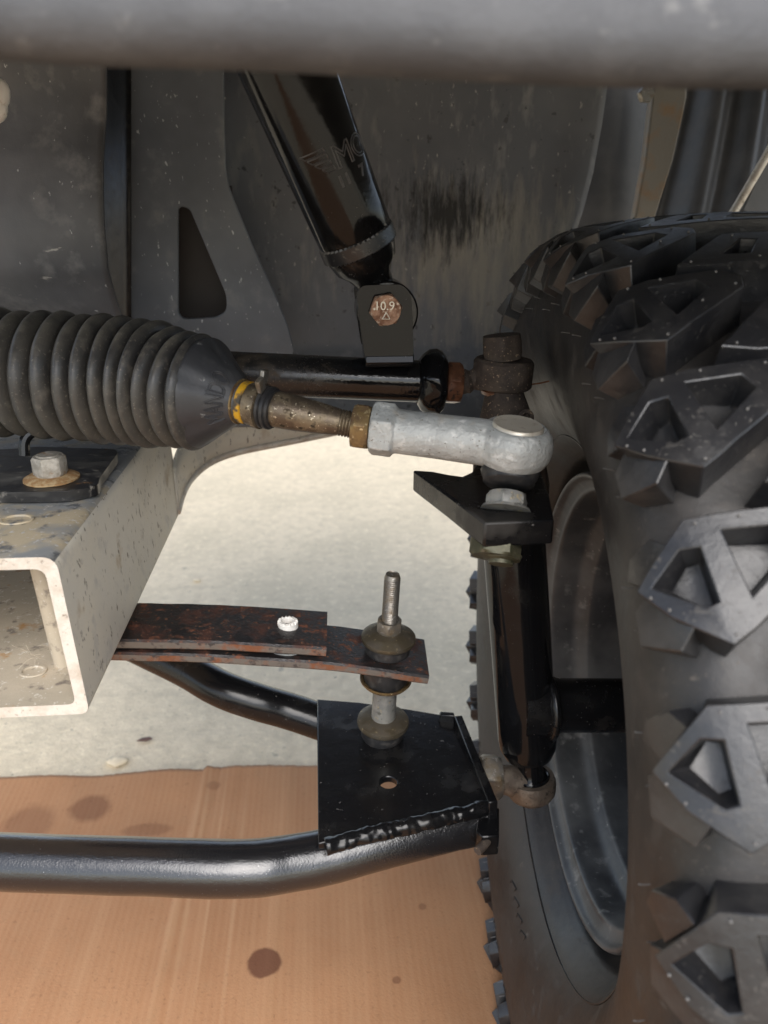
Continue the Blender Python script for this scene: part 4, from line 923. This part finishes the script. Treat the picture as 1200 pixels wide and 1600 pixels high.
A_pk = [(mm([(1.2, 1.2), (6, 11.5), (10.2, 11.5), (13.2, -5.5), (9.3, -7)]), .0125), (mm([(15.2, 16), (32, 17), (35, 11), (19.8, -4.5)]), .0130)]
W1 = mm([(-11, 9), (-7, 16), (1, 19), (5, 14.5), (-1.5, 3)]); W2 = mm([(-8, -3), (-2, 0.5), (9, -10), (5, -19), (-6, -15.5)])
def wedge(p): return max(.0052, min(HL - .0008, HL * .74 + p[0] * .5))
A_blocks = [(A_out, A_pk, HL, .0026), (W1, [], wedge, .0012), (W2, [], wedge, .0012)]
A_n = [(x * .001, y * .001, HL + .0002, 0) for x, y in ((9.8, 19), (20, 20), (40, 21), (15, -15), (1, -2), (30, 2), (3.5, -6.5), (44, 11))] + [(-.013, -.008, .0005, 1), (-.018, .010, .0005, 1)]
C_out = mm([(29, 31), (40, 28), (104, 27), (113, 34), (110, 46), (82, 57), (55, 59)])
C_pk = [(mm([(47, 36), (58, 35), (66, 49), (60, 51)]), .009), (mm([(68, 34), (98, 33), (101, 39), (78, 48)]), .0095)]
C_n = [(x * .001, y * .001, HL + .0002, 0) for x, y in ((34, 31.5), (60, 31), (100, 30), (58, 55), (84, 53), (108, 36))]
random.seed(2)
PIT = 2 * math.pi / NP; half_s = PIT * RM / 2
kinds = [lug_mesh('tread_lug', A_blocks, A_n), lug_mesh('tread_lug', [(C_out, C_pk, HL, .0026)], C_n),
         lug_mesh('tread_lug', A_blocks, A_n, True, half_s), lug_mesh('tread_lug', [(C_out, C_pk, HL, .0026)], C_n, True, half_s)]
for k in range(NP):
    for me in kinds:
        o = bpy.data.objects.new('tread_lug', me); COL.objects.link(o); o.parent = tyre
        o.rotation_euler = (0, 0, -PIT * (k - .29) + .03)
# faint raised moulding marks on the inner sidewall
bm = bmesh.new(); random.seed(7)
def on_side(r, ph, h=.0004):
    best = min(range(len(PR) // 2), key=lambda i: abs(PR[i][1] - r)); j = best
    f = 0
    if PR[j][1] > r: j -= 1
    f = (r - PR[j][1]) / max(1e-6, PR[j + 1][1] - PR[j][1]); a = PR[j][0] + (PR[j + 1][0] - PR[j][0]) * f
    return V((r * math.cos(ph), r * math.sin(ph), a - h))
def stroke(pts, rad_=.00035): tube(bm, [on_side(r, ph) for r, ph in pts], rad_, 6)
for ph0 in (R(-58),):
    ph = ph0
    for k in range(9):
        q = [(random.uniform(.226, .236), ph + random.uniform(0, .018)) for _ in range(4)]; q[0] = (.226, ph); q[1] = (.236, ph + .004); stroke(q); ph += .027
for ph0 in (R(-97),):
    for k in range(4):
        ph = ph0 + k * .075
        stroke([(.185, ph), (.235, ph + .01), (.238, ph + .045), (.188, ph + .05), (.185, ph)], .0005)
for rr_c in (.1665,): stroke([(rr_c, 2 * math.pi * k / 120) for k in range(121)], .0005)
obj('sidewall_moulding', bm, 'tyre', tyre, ang=60)
# rim barrel: flange lip, bead seat, drop centre, disc
bm = bmesh.new()
rp = [(.0465, .1440), (.0420, .1440), (.0395, .1425), (.0400, .1405), (.0440, .1385), (.0470, .1345), (.0490, .1315), (.0600, .1305), (.0680, .1295), (.0740, .1240), (.0820, .1215), (.1300, .1200), (.1500, .118), (.160, .112), (.163, .09), (.160, .07), (.152, .055), (.150, .030), (.150, .0005)]
lathe(bm, cr(rp, 4), Matrix.Identity(4), 96, cap=False, fn=lambda i, k, a, r, tt: max(.0003, r))
rim = obj('rim', bm, 'rim', wt, ang=40, world=False)
